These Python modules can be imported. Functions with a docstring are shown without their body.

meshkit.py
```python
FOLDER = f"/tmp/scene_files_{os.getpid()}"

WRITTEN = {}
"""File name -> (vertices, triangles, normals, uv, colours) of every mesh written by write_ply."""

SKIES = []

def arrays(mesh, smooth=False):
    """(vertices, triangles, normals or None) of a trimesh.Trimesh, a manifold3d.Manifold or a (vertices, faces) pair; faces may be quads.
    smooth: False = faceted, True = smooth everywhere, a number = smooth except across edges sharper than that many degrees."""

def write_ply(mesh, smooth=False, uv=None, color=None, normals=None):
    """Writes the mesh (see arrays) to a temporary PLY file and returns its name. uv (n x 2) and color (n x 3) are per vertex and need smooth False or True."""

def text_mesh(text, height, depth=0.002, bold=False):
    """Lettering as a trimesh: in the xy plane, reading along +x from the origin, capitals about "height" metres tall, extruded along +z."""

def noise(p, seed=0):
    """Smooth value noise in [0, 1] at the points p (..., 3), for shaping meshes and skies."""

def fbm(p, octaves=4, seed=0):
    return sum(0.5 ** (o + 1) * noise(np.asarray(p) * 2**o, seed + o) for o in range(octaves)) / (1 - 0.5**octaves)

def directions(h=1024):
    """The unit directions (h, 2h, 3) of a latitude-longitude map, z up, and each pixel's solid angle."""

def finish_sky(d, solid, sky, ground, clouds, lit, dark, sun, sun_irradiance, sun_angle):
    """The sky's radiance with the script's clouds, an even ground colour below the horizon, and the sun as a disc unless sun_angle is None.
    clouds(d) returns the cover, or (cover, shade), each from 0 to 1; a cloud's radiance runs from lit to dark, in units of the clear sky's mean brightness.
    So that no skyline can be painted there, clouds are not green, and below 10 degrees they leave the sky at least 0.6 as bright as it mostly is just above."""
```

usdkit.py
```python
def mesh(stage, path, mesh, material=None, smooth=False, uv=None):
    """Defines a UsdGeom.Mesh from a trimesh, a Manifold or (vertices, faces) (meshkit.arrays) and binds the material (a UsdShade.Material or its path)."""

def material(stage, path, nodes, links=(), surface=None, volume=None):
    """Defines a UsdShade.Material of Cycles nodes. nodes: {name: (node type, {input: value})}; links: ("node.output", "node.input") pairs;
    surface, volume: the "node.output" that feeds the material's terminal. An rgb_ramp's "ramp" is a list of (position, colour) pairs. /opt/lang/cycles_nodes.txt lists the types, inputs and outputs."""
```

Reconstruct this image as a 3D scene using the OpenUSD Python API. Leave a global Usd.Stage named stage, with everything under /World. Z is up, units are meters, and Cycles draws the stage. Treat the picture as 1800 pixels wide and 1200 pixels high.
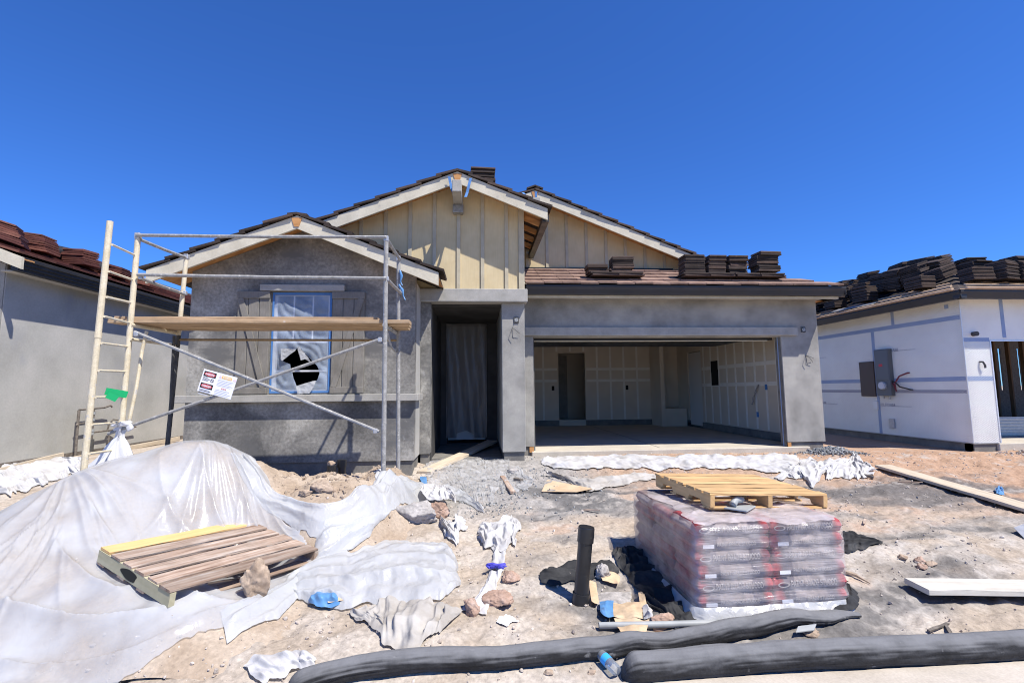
import math, random
import numpy as np
import trimesh, manifold3d as m3
import shapely
from shapely.geometry import Polygon, box as sbox, Point, LineString
from shapely import affinity
from scipy.interpolate import RBFInterpolator, RegularGridInterpolator
from scipy.spatial.transform import Rotation as Rot
from pxr import Usd, UsdGeom, UsdLux, UsdShade, Sdf, Gf, Vt
import usdkit, meshkit

stage = Usd.Stage.CreateInMemory()
UsdGeom.SetStageUpAxis(stage, 'Z')
UsdGeom.SetStageMetersPerUnit(stage, 1.0)
UsdGeom.Xform.Define(stage, '/World')
UsdGeom.Scope.Define(stage, '/World/Looks')

# ---------------------------------------------------------------- camera
CAM = np.array([0.0, 0.0, 1.135])          # z = 0 is the garage slab
FPX = 848.0                                 # focal length for a 1800 px wide picture
YAW, PITCH, ROLL = np.radians([4.10, 5.70, -0.53])


def cam_axes():
    cy, sy, cp, sp, cr, sr = (math.cos(YAW), math.sin(YAW), math.cos(PITCH), math.sin(PITCH), math.cos(ROLL), math.sin(ROLL))
    fwd = np.array([sy * cp, cy * cp, sp])
    right = np.array([cy, -sy, 0.0])
    up = np.cross(right, fwd)
    return np.array([cr * right + sr * up, -sr * right + cr * up, fwd])


AX = cam_axes()
cam = UsdGeom.Camera.Define(stage, '/World/camera')
cam.CreateHorizontalApertureAttr(36.0)
cam.CreateVerticalApertureAttr(24.0)
cam.CreateFocalLengthAttr(FPX / 1800 * 36.0)
cam.CreateClippingRangeAttr(Gf.Vec2f(0.05, 5000))
mtx = Gf.Matrix4d(*AX[0], 0, *AX[1], 0, *(-AX[2]), 0, *CAM, 1)
cam.AddTransformOp().Set(mtx)
EXPOSURE = 0.55
cam.CreateExposureAttr(EXPOSURE)

# ---------------------------------------------------------------- sun and sky
SUN = np.array([0.46, -0.44, 1.0])
SUN /= np.linalg.norm(SUN)
SUN_EL = math.asin(SUN[2])
SUN_ROT = math.atan2(SUN[0], SUN[1])
SKY_STRENGTH, SUN_INTENSITY = 0.078, 1.25
sun = UsdLux.DistantLight.Define(stage, '/World/sun')
sun.CreateIntensityAttr(SUN_INTENSITY)
sun.CreateNormalizeAttr(True)
sun.CreateAngleAttr(0.53)
sun.CreateColorAttr(Gf.Vec3f(1.0, 0.955, 0.89))
zx = np.cross([0, 0, 1], SUN); zx /= np.linalg.norm(zx)
zy = np.cross(SUN, zx)
sun.AddTransformOp().Set(Gf.Matrix4d(*zx, 0, *zy, 0, *SUN, 0, 0, 0, 30, 1))
dome = UsdLux.DomeLight.Define(stage, '/World/sky')
sky_m = usdkit.material(stage, '/World/Looks/sky_daylight', {
    'sky': ('sky_texture', {'sky_type': 'single_scattering', 'sun_disc': False, 'sun_elevation': SUN_EL, 'sun_rotation': SUN_ROT,
                            'altitude': 700.0, 'air_density': 1.0, 'aerosol_density': 0.0, 'ozone_density': 5.0}),
    'deep': ('mix_color', {'blend_type': 'multiply', 'fac': 1.0, 'b': (.47, .92, 1.68), 'use_clamp': False}),   # the clear, dry, deep blue of the day
    'bg': ('background_shader', {'strength': SKY_STRENGTH})}, [('sky.color', 'deep.a'), ('deep.result', 'bg.color')], surface='bg.background')
UsdShade.MaterialBindingAPI.Apply(dome.GetPrim()).Bind(sky_m)
dome.GetPrim().SetCustomDataByKey('kind', 'structure')

# ---------------------------------------------------------------- helpers
_taken = {}


def numbered(parent, name):
    k = (str(parent), name)
    n = _taken.get(k, -1) + 1
    _taken[k] = n
    return f'{parent}/{name}' if n == 0 else f'{parent}/{name}_{n:03d}'


def tag(prim, label=None, cat=None, group=None, kind=None):
    for k, v in (('label', label), ('category', cat), ('group', group), ('kind', kind)):
        if v:
            prim.SetCustomDataByKey(k, v)
    return prim


class Thing:
    """An Xform at the thing's base; its parts are given in world coordinates."""

    def __init__(self, name, label, cat, loc=(0, 0, 0), rotz=0.0, group=None, kind=None, rot=None):
        self.path = numbered('/World', name)
        self.loc = np.array(loc, float)
        x = UsdGeom.Xform.Define(stage, self.path)
        x.AddTranslateOp().Set(Gf.Vec3d(*map(float, loc)))
        if rotz:
            x.AddRotateZOp().Set(math.degrees(rotz))
        if rot is not None:
            x.AddRotateXYZOp().Set(Gf.Vec3f(*map(float, rot)))
        self.local = bool(rotz) or rot is not None
        self.prim = tag(x.GetPrim(), label, cat, group, kind)

    def part(self, name, mesh, m, smooth=False, parent=None, label=None, local=False, kind=None):
        path = numbered(parent or self.path, name)
        off = np.zeros(3) if (local or self.local) else self.loc
        put(path, mesh, m, smooth, off)
        if label or kind:
            tag(stage.GetPrimAtPath(path), label=label, kind=kind)
        return path


def put(path, mesh, m, smooth=False, off=np.zeros(3)):
    uv = None
    if isinstance(mesh, tuple) and len(mesh) == 3:
        mesh, uv = (mesh[0], mesh[1]), mesh[2]
    if hasattr(mesh, 'to_mesh'):
        mm = mesh.to_mesh()
        mesh = (mm.vert_properties[:, :3], mm.tri_verts)
    v, f = (mesh.vertices, mesh.faces) if hasattr(mesh, 'vertices') else mesh
    v = np.asarray(v, float) - off
    f = np.asarray(f)
    if f.shape[1] == 4:
        f = np.vstack([f[:, [0, 1, 2]], f[:, [0, 2, 3]]])
    used = np.unique(f)
    if len(used) < len(v):
        remap = np.zeros(len(v), int); remap[used] = np.arange(len(used))
        v, f, uv = v[used], remap[f], None if uv is None else uv[used]
    return usdkit.mesh(stage, path, trimesh.Trimesh(v, f, process=False), '/World/Looks/' + m, smooth=smooth, uv=uv)


def single(name, label, cat, mesh, m, smooth=False, group=None, kind=None):
    path = numbered('/World', name)
    put(path, mesh, m, smooth)
    tag(stage.GetPrimAtPath(path), label, cat, group, kind)
    return path


def copy_of(src, name, loc, rotz=0.0, label=None, cat=None, group=None, scale=None, rot=None):
    path = numbered('/World', name)
    x = UsdGeom.Xform.Define(stage, path)
    x.GetPrim().GetReferences().AddInternalReference(src.path if isinstance(src, Thing) else src)
    x.ClearXformOpOrder()
    for p in list(x.GetPrim().GetAttributes()):
        pass
    x.AddTransformOp(opSuffix='place').Set(xf_matrix(loc, rotz, rot, scale))
    x.SetXformOpOrder([op for op in x.GetOrderedXformOps() if op.GetOpName().endswith('place')])
    x.GetPrim().SetInstanceable(True)
    tag(x.GetPrim(), label, cat, group)
    return path


def xf_matrix(loc, rotz=0.0, rot=None, scale=None):
    R = Rot.from_euler('xyz', rot, degrees=True).as_matrix() if rot is not None else np.eye(3)
    R = Rot.from_euler('z', rotz).as_matrix() @ R
    if scale is not None:
        R = R * np.broadcast_to(scale, 3)[None, :]
    return Gf.Matrix4d(*R[:, 0], 0, *R[:, 1], 0, *R[:, 2], 0, *map(float, loc), 1)


def bx(x0, x1, y0, y1, z0, z1):
    m = trimesh.creation.box([x1 - x0, y1 - y0, z1 - z0])
    m.apply_translation([(x0 + x1) / 2, (y0 + y1) / 2, (z0 + z1) / 2])
    return m


def cbx(x0, x1, y0, y1, z0, z1, c=0.006):
    """A box with chamfered edges."""
    lo, hi = np.array([x0, y0, z0], float), np.array([x1, y1, z1], float)
    pts = []
    for k in range(3):
        for s in np.ndindex(2, 2, 2):
            p = np.where(np.array(s) == 0, lo + c, hi - c)
            p[k] = lo[k] if s[k] == 0 else hi[k]
            pts.append(p)
    return trimesh.Trimesh(np.array(pts)).convex_hull


def cat(*ms):
    return trimesh.util.concatenate([m for m in ms])


def frame_of(d, up=(0, 0, 1)):
    d = np.asarray(d, float); d = d / np.linalg.norm(d)
    u = np.asarray(up, float)
    if abs(d @ u) > 0.98 * np.linalg.norm(u):
        u = np.array([0, 1.0, 0])
    s = np.cross(u, d); s /= np.linalg.norm(s)
    u = np.cross(d, s)
    return d, s, u


def bar(p0, p1, w, t, up=(0, 0, 1)):
    """Rectangular bar from p0 to p1: w across, t along 'up'."""
    p0, p1 = np.asarray(p0, float), np.asarray(p1, float)
    d, s, u = frame_of(p1 - p0, up)
    L = np.linalg.norm(p1 - p0)
    m = trimesh.creation.box([L, w, t])
    T = np.eye(4); T[:3, 0], T[:3, 1], T[:3, 2], T[:3, 3] = d, s, u, (p0 + p1) / 2
    m.apply_transform(T)
    return m


def tube(pts, r, n=10, caps=True, close=False):
    p = np.asarray(pts, float)
    r = np.broadcast_to(np.asarray(r, float), (len(p),))
    t = np.gradient(p, axis=0); t /= np.linalg.norm(t, axis=1, keepdims=True) + 1e-12
    ref = np.array([0, 0, 1.0]) if abs(t[0][2]) < .9 else np.array([0, 1.0, 0])
    vs = []
    a = np.cross(ref, t[0]); a /= np.linalg.norm(a)
    for i in range(len(p)):
        a = a - t[i] * (a @ t[i]); a /= np.linalg.norm(a)
        b = np.cross(t[i], a)
        th = np.arange(n) / n * 2 * np.pi
        vs.append(p[i] + r[i] * (np.cos(th)[:, None] * a + np.sin(th)[:, None] * b))
    v = np.vstack(vs)
    f = []
    for i in range(len(p) - 1):
        for j in range(n):
            k = (j + 1) % n
            f += [[i * n + j, i * n + k, (i + 1) * n + k], [i * n + j, (i + 1) * n + k, (i + 1) * n + j]]
    if caps:
        c0, c1 = len(v), len(v) + 1
        v = np.vstack([v, p[0], p[-1]])
        e = (len(p) - 1) * n
        for j in range(n):
            k = (j + 1) % n
            f += [[c0, k, j], [c1, e + j, e + k]]
    return trimesh.Trimesh(v, np.array(f), process=False)


def wall_xz(poly, y0, y1):
    """A polygon in (x, z) extruded from y0 to y1."""
    m = trimesh.creation.extrude_polygon(poly, y1 - y0, engine='earcut')
    v = m.vertices.copy()
    m.vertices = np.stack([v[:, 0], y1 - v[:, 2], v[:, 1]], 1)
    return m


def wall_yz(poly, x0, x1):
    """A polygon in (y, z) extruded from x0 to x1."""
    m = trimesh.creation.extrude_polygon(poly, x1 - x0, engine='earcut')
    v = m.vertices.copy()
    m.vertices = np.stack([x0 + v[:, 2], v[:, 0], v[:, 1]], 1)
    return m


def slab_quad(p, t):
    """Four corners (counter-clockwise from above) extruded down by t."""
    p = np.asarray(p, float)
    v = np.vstack([p, p - [0, 0, t]])
    f = [[0, 1, 2], [0, 2, 3], [4, 6, 5], [4, 7, 6]]
    for i in range(4):
        j = (i + 1) % 4
        f += [[i, i + 4, j + 4], [i, j + 4, j]]
    return trimesh.Trimesh(v, f, process=False)


def board(L, W, T, seg=5, jit=0.0015, seed=0, c=0.004, warp=0.0):
    """A sawn board along x, centred, with chamfered edges and a UV grain. Returns (v, f, uv)."""
    rg = np.random.default_rng(seed)
    y, z = W / 2, T / 2
    sec = np.array([[-y + c, -z], [y - c, -z], [y, -z + c], [y, z - c], [y - c, z], [-y + c, z], [-y, z - c], [-y, -z + c]])
    per = np.concatenate([[0], np.cumsum(np.linalg.norm(np.roll(sec, -1, 0) - sec, axis=1))])
    xs = np.linspace(-L / 2, L / 2, seg + 1)
    xs[1:-1] += rg.normal(0, L / seg * .1, seg - 1)
    V, UV, F = [], [], []
    ou, ov = rg.uniform(0, 50, 2)
    bow = warp * rg.normal()
    rings = []
    for i, x in enumerate(xs):
        s = sec + rg.normal(0, jit, sec.shape) * (c > 0)
        rings.append(np.column_stack([np.full(8, x), s[:, 0], s[:, 1] + bow * ((x / L * 2) ** 2 - .3)]))
    for i in range(seg):
        for k in range(8):
            a, b = rings[i][k], rings[i][(k + 1) % 8]
            c2, d = rings[i + 1][(k + 1) % 8], rings[i + 1][k]
            n = len(V)
            V += [a, b, c2, d]
            UV += [(ou + xs[i], ov + per[k]), (ou + xs[i], ov + per[k + 1]), (ou + xs[i + 1], ov + per[k + 1]), (ou + xs[i + 1], ov + per[k])]
            F += [[n, n + 2, n + 1], [n, n + 3, n + 2]]
    for ring, flip in ((rings[0], 1), (rings[-1], 0)):
        n = len(V)
        V += list(ring)
        UV += [(ou + p[2] * .25, ov + p[1]) for p in ring]
        for k in range(1, 7):
            F.append([n, n + k + 1, n + k] if flip else [n, n + k, n + k + 1])
    F = np.array(F)
    return np.array(V), F[:, [0, 2, 1]], np.array(UV)


def lay(b, p0, up=(0, 0, 1), p1=None, mat=None):
    """Puts a board() (or mesh) with its centre line from p0 to p1, or by a 4x4 matrix."""
    v, f, uv = b
    if mat is None:
        p0, p1 = np.asarray(p0, float), np.asarray(p1, float)
        d, s, u = frame_of(p1 - p0, up)
        mat = np.eye(4); mat[:3, 0], mat[:3, 1], mat[:3, 2], mat[:3, 3] = d, s, u, (p0 + p1) / 2
    return v @ mat[:3, :3].T + mat[:3, 3], f, uv


def plank(p0, p1, W, T, seed=0, up=(0, 0, 1), **k):
    L = float(np.linalg.norm(np.subtract(p1, p0)))
    return lay(board(L, W, T, seed=seed, **k), p0, up, p1)


def rough_rock(size, seed, sub=3, amp=.35):
    m = trimesh.creation.icosphere(sub)
    v = m.vertices
    n = meshkit.fbm(v * 1.1 + seed * 7.3, 4, seed)
    rg = np.random.default_rng(seed)
    nc = 16 if sub > 2 else 9
    cells = rg.normal(size=(nc, 3)); cells /= np.linalg.norm(cells, axis=1, keepdims=True)
    lim = rg.uniform(.52, .86, nc)
    cut = np.min(np.array([np.where(v @ c > l, l / np.maximum(v @ c, 1e-6), 1.0) for c, l in zip(cells, lim)]), 0) * 1.12
    r = cut * (1 + amp * (n - .5) * 2 + .16 * (meshkit.noise(v * 5 + seed, seed) - .5) + (.12 * (meshkit.fbm(v * 11 + seed, 2, seed + 1) - .5) if sub > 2 else 0))
    m.vertices = v * r[:, None] * np.asarray(size) / 2
    return m


def moved(m, loc, rotz=0, rot=None):
    m = m.copy()
    R = Rot.from_euler('z', rotz).as_matrix() @ (Rot.from_euler('xyz', rot, degrees=True).as_matrix() if rot is not None else np.eye(3))
    m.vertices = m.vertices @ R.T + np.asarray(loc, float)
    return m


def ray(px, py):
    d = np.array([(px - 900) / FPX, -(py - 600) / FPX, 1.0])
    return AX.T @ d


def atY(px, py, y):
    d = ray(px, py); return CAM + d * (y - CAM[1]) / d[1]


def atX(px, py, x):
    d = ray(px, py); return CAM + d * (x - CAM[0]) / d[0]


def atZ(px, py, z):
    d = ray(px, py); return CAM + d * (z - CAM[2]) / d[2]


def proj(p):
    c = AX @ (np.asarray(p, float) - CAM)
    return np.array([900 + FPX * c[0] / c[2], 600 - FPX * c[1] / c[2]])
# ---------------------------------------------------------------- materials
def mat(name, cols, scale=3.0, detail=6.0, rough=0.85, bump=None, stretch=None, second=None, spec=0.3, coord='pos', rand=0.0, metallic=0.0,
        distortion=0.0, rough_var=0.0, spots=None, attr=None, trans=0.0, streak=None, dust=None):
    """Procedural principled material: a noise ramp, multiplied by a second finer ramp, with noise bump.
    second=(scale, lo, hi, stretch), bump=(scale, distance, stretch), spots=(scale, threshold, colour, softness)."""
    nd, ln = {}, []
    if coord == 'pos':
        nd['co'] = ('geometry', {}); src = 'co.position'
    elif coord == 'uv':
        nd['co'] = ('uvmap', {'attribute': 'st'}); src = 'co.UV'
    else:
        nd['co'] = ('texture_coordinate', {}); src = 'co.object'

    def noise(k, sc, det=4.0, st=None, dist=0.0):
        nd[k] = ('noise_texture', {'scale': float(sc), 'detail': float(det), 'roughness': 0.6, 'distortion': float(dist)})
        if st is not None:
            nd[k + 'm'] = ('mapping', {'scale': tuple(map(float, st))})
            ln.extend([(src, k + 'm.vector'), (k + 'm.vector', k + '.vector')])
        else:
            ln.append((src, k + '.vector'))
        return k + '.fac'
    if attr:
        nd['at'] = ('attribute', {'attribute': attr})
        col = 'at.color'
    elif not isinstance(cols, list):
        c = cols
        nd['c0'] = ('color', {'value': tuple(c)})
        col = 'c0.color'
    else:
        f = noise('n1', scale, detail, stretch, distortion)
        nd['r1'] = ('rgb_ramp', {'ramp': cols})
        ln.append((f, 'r1.fac'))
        col = 'r1.color'
    if second:
        f = noise('n2', second[0], 5, second[3] if len(second) > 3 else None)
        nd['r2'] = ('rgb_ramp', {'ramp': [(.3, (second[1],) * 3), (.7, (second[2],) * 3)]})
        nd['mx'] = ('mix_color', {'blend_type': 'multiply', 'fac': 1.0})
        ln.extend([(f, 'r2.fac'), (col, 'mx.a'), ('r2.color', 'mx.b')])
        col = 'mx.result'
    if streak:   # (scale, threshold, colour, softness, stretch)
        f = noise('n5', streak[0], 5, streak[4])
        nd['r5'] = ('rgb_ramp', {'ramp': [(streak[1], (0, 0, 0)), (min(1, streak[1] + streak[3]), (1, 1, 1))]})
        nd['m5'] = ('mix_color', {'blend_type': 'mix', 'b': tuple(streak[2])})
        ln.extend([(f, 'r5.fac'), ('r5.color', 'm5.fac'), (col, 'm5.a')])
        col = 'm5.result'
    if spots:
        f = noise('n3', spots[0], 5)
        nd['r3'] = ('rgb_ramp', {'ramp': [(spots[1], (0, 0, 0)), (min(1, spots[1] + spots[3]), (1, 1, 1))]})
        nd['m3'] = ('mix_color', {'blend_type': 'mix', 'b': tuple(spots[2])})
        ln.extend([(f, 'r3.fac'), ('r3.color', 'm3.fac'), (col, 'm3.a')])
        col = 'm3.result'
    if dust:     # (colour, amount): dust that has settled on what faces up, broken by noise
        nd['ge'] = ('geometry', {}); nd['sz'] = ('separate_xyz', {})
        f = noise('n6', dust[2], 6)
        nd['ad6'] = ('math', {'math_type': 'multiply_add', 'value2': .9, 'value3': -.45})
        nd['su6'] = ('math', {'math_type': 'add'})
        nd['mr6'] = ('map_range', {'from_min': .15, 'from_max': 1.0, 'to_min': 0.0, 'to_max': dust[1], 'clamp': True})
        nd['m6'] = ('mix_color', {'blend_type': 'mix', 'b': tuple(dust[0])})
        ln.extend([('ge.normal', 'sz.vector'), (f, 'ad6.value1'), ('sz.z', 'su6.value1'), ('ad6.value', 'su6.value2'), ('su6.value', 'mr6.value'), ('mr6.result', 'm6.fac'), (col, 'm6.a')])
        col = 'm6.result'
    if rand:
        nd['oi'] = ('object_info', {})
        nd['mr'] = ('map_range', {'from_min': 0.0, 'from_max': 1.0, 'to_min': 1 - rand, 'to_max': 1 + rand})
        nd['hs'] = ('hsv', {})
        ln.extend([('oi.random', 'mr.value'), ('mr.result', 'hs.value'), (col, 'hs.color')])
        col = 'hs.color'
    nd['p'] = ('principled_bsdf', {'roughness': float(rough), 'specular_ior_level': float(spec), 'metallic': float(metallic)})
    ln.append((col, 'p.base_color'))
    if rough_var:
        f = noise('n4', 6, 4)
        nd['mr4'] = ('map_range', {'to_min': rough - rough_var, 'to_max': rough + rough_var, 'from_min': .3, 'from_max': .7})
        ln.extend([(f, 'mr4.value'), ('mr4.result', 'p.roughness')])
    if bump:
        f = noise('nb', bump[0], 6, bump[2] if len(bump) > 2 else None)
        nd['b'] = ('bump', {'strength': 1.0, 'distance': float(bump[1])})
        ln.extend([(f, 'b.height'), ('b.normal', 'p.normal')])
    surf = 'p.BSDF'
    if trans:
        nd['tl'] = ('translucent_bsdf', {})
        nd['mc'] = ('mix_closure', {'fac': float(trans)})
        ln.extend([(col, 'tl.color'), ('p.BSDF', 'mc.closure1'), ('tl.BSDF', 'mc.closure2')])
        surf = 'mc.closure'
    return usdkit.material(stage, '/World/Looks/' + name, nd, ln, surface=surf)


def film(name, tint=(.85, .87, .9), clear=0.35, rough=0.25, trans=0.35, bump=(40, 0.00180), gloss_spec=.6, patch=0.2, pscale=2.5, stretch=(1, 1, 1)):
    """Polythene: part clear, part milky, part shiny, uneven from place to place."""
    nd = {'co': ('geometry', {}),
          'n': ('noise_texture', {'scale': pscale, 'detail': 4.0}),
          'mr': ('map_range', {'from_min': .3, 'from_max': .7, 'to_min': max(0, clear - patch), 'to_max': clear + patch}),
          'st': ('mapping', {'scale': tuple(map(float, stretch))}),
          'nb': ('noise_texture', {'scale': float(bump[0]), 'detail': 4.0, 'distortion': .8}),
          'b': ('bump', {'strength': 1.0, 'distance': float(bump[1])}),
          'p': ('principled_bsdf', {'base_color': tint, 'roughness': rough, 'specular_ior_level': gloss_spec}),
          'tl': ('translucent_bsdf', {'color': tint}),
          'tp': ('transparent_bsdf', {}),
          'm1': ('mix_closure', {'fac': trans}),
          'm2': ('mix_closure', {})}
    ln = [('co.position', 'n.vector'), ('n.fac', 'mr.value'), ('co.position', 'st.vector'), ('st.vector', 'nb.vector'), ('nb.fac', 'b.height'), ('b.normal', 'p.normal'),
          ('p.BSDF', 'm1.closure1'), ('tl.BSDF', 'm1.closure2'), ('mr.result', 'm2.fac'), ('m1.closure', 'm2.closure1'), ('tp.BSDF', 'm2.closure2')]
    return usdkit.material(stage, '/World/Looks/' + name, nd, ln, surface='m2.closure')


def grey(v, w=0.0):
    return (v * (1 + w), v, v * (1 - w))


mat('stucco_dark', [(.35, (.05, .048, .046)), (.65, (.085, .082, .078))], scale=2, detail=7, rough=.92, bump=(110, .0006), spec=.15)  # stucco darkened for the porch recess: its shade is put into the colour
mat('stucco', [(.34, (0.128, 0.123, 0.112)), (.45, (0.200, 0.191, 0.172)), (.55, (0.277, 0.264, 0.234)), (.68, (0.389, 0.371, 0.328))], scale=1.3, detail=9, distortion=.6,
    second=(24, .66, 1.22), spots=(3.2, .66, (.42, .41, .39), .12), streak=(1.15, .52, (.135, .132, .126), .14, (1, 1, 2.0)), bump=(110, 0.00065), rough=.92, spec=.15)
mat('stucco_light', [(.34, (0.226, 0.217, 0.194)), (.5, (0.317, 0.305, 0.274)), (.66, (0.410, 0.392, 0.346))], scale=1.6, detail=8, second=(60, .82, 1.1), bump=(160, 0.00045), rough=.92, spec=.15)
mat('stucco_pale', [(.32, (0.348, 0.337, 0.300)), (.5, (0.410, 0.397, 0.356)), (.68, (0.472, 0.452, 0.408))], scale=1.2, detail=8, second=(30, .93, 1.05), bump=(150, 0.00048), rough=.92, spec=.15,
    streak=(2.0, .60, (.33, .33, .325), .15, (1, 1, .5)))
mat('trim', [(.33, (0.307, 0.297, 0.262)), (.66, (0.400, 0.381, 0.342))], scale=5, second=(80, .9, 1.06), bump=(160, 0.00045), rough=.85, spec=.2)
mat('stem', [(.3, (0.135, 0.129, 0.118)), (.7, (0.229, 0.216, 0.191))], scale=4, second=(50, .85, 1.1), bump=(90, 0.00080), rough=.95, spec=.1)
mat('siding', [(.33, (.53, .42, .235)), (.66, (.62, .505, .30))], scale=2.2, detail=7, second=(16, .94, 1.05, (6, 6, .25)), bump=(30, 0.00120, (8, 8, .2)), rough=.8, spec=.2)
mat('batten', [(.3, (0.412, 0.360, 0.252)), (.7, (0.515, 0.455, 0.324))], scale=5, second=(18, .9, 1.06, (8, 8, .4)), bump=(60, 0.00100), rough=.8, spec=.2)
mat('fascia', [(.33, (0.484, 0.440, 0.338)), (.66, (0.597, 0.550, 0.432))], scale=4, second=(40, .92, 1.05), bump=(70, 0.00103), rough=.8, spec=.2,
    spots=(7, .66, (.40, .37, .32), .1))
mat('gutter', [(.3, (.022, .021, .021)), (.7, (.034, .032, .031))], scale=3, rough=.45, spec=.4, rough_var=.12)
mat('raw_wood', [(.25, (.33, .15, .055)), (.5, (.48, .24, .09)), (.75, (.56, .31, .13))], scale=3, stretch=(1, 5, 5), rough=.8, spec=.2)
mat('underlay', [(.3, (.045, .035, .03)), (.7, (.07, .055, .045))], scale=4, rough=.9)
for nm, c in (('tile_dark', (.046, .034, .028)), ('tile_brown', (.075, .052, .041)), ('tile_umber', (.10, .066, .05))):
    mat(nm, [(.25, tuple(np.array(c) * .7)), (.75, tuple(np.array(c) * 1.3))], scale=7, rough=.85, second=(90, .8, 1.15), bump=(120, 0.00060), rand=.25, spec=.25, spots=(5, .68, tuple(np.array(c) * 2.2), .1))
for nm, c in (('tile_red', (.135, .052, .038)), ('tile_rust', (.175, .075, .053)), ('tile_wine', (.095, .036, .029))):
    mat(nm, [(.25, tuple(np.array(c) * .75)), (.75, tuple(np.array(c) * 1.3))], scale=7, rough=.85, second=(90, .8, 1.15), bump=(120, 0.00060), rand=.25, spec=.2)
mat('tile_clay', [(.28, (.17, .105, .08)), (.72, (.33, .225, .17))], scale=6, rough=.85, second=(90, .85, 1.1), bump=(120, 0.00060), rand=.22, spec=.2)
mat('roof_batten', [(.3, (.45, .30, .18)), (.7, (.62, .45, .30))], scale=4, rough=.85, rand=.1)
mat('slab', [(.3, (0.412, 0.370, 0.306)), (.7, (0.536, 0.485, 0.396))], scale=2.2, detail=8, second=(40, .9, 1.06), bump=(120, 0.00060), rough=.8, spec=.25)
mat('pavement_concrete', [(.3, (.40, .35, .28)), (.7, (.54, .48, .40))], scale=3, detail=8, second=(60, .88, 1.08), bump=(140, 0.00051), rough=.9, spec=.2,
    streak=(5, .62, (.30, .28, .26), .2, (1, 4, 1)))
mat('drywall', [(.3, (.57, .49, .385)), (.7, (.63, .55, .44))], scale=2.5, rough=.9, spec=.1)
mat('joint_mud', [(.3, (.68, .645, .57)), (.7, (.76, .72, .645))], scale=6, rough=.9, spec=.1)
mat('door_paint', (.62, .60, .56), rough=.5)
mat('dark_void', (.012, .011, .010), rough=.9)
mat('foam_board', [(.35, (0.824, 0.801, 0.732)), (.65, (0.900, 0.890, 0.813))], scale=1.5, second=(130, .90, 1.05), bump=(230, 0.00031), rough=.85, spec=.2)
mat('blue_seam', [(.3, (.26, .34, .50)), (.7, (.32, .41, .58))], scale=5, second=(130, .9, 1.05), bump=(230, 0.00031), rough=.8)
mat('lath_metal', [(.3, (0.650, 0.650, 0.650)), (.7, (0.845, 0.845, 0.832))], scale=30, rough=.4, metallic=.6)
mat('print_grey', (.33, .33, .37), rough=.9)
mat('wood_new', [(.3, (0.490, 0.302, 0.130)), (.55, (0.588, 0.378, 0.176)), (.75, (0.647, 0.441, 0.227))], scale=1.0, detail=6, stretch=(1.2, 26, 26), coord='uv', rand=.12, rough=.75, second=(5, .85, 1.06), bump=(14, 0.00150, (1, 20, 20)))
mat('wood_yellow', [(.3, (.60, .38, .15)), (.75, (.72, .49, .23))], scale=1.0, stretch=(1.2, 22, 22), coord='uv', rough=.75, second=(4, .9, 1.05))
mat('wood_old', [(.28, (.15, .095, .065)), (.42, (.31, .215, .155)), (.56, (.41, .32, .25)), (.72, (.52, .46, .40))], scale=1.1, detail=8, stretch=(1.6, 22, 22), coord='uv', rand=.22, rough=.9, second=(5, .75, 1.12),
    bump=(16, 0.00300, (1, 24, 24)), spots=(4, .7, (.5, .47, .42), .08))
mat('wood_green', [(.3, (.37, .335, .21)), (.7, (.50, .46, .31))], scale=1.0, stretch=(1.5, 14, 14), coord='uv', rough=.85, second=(8, .85, 1.06))
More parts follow.
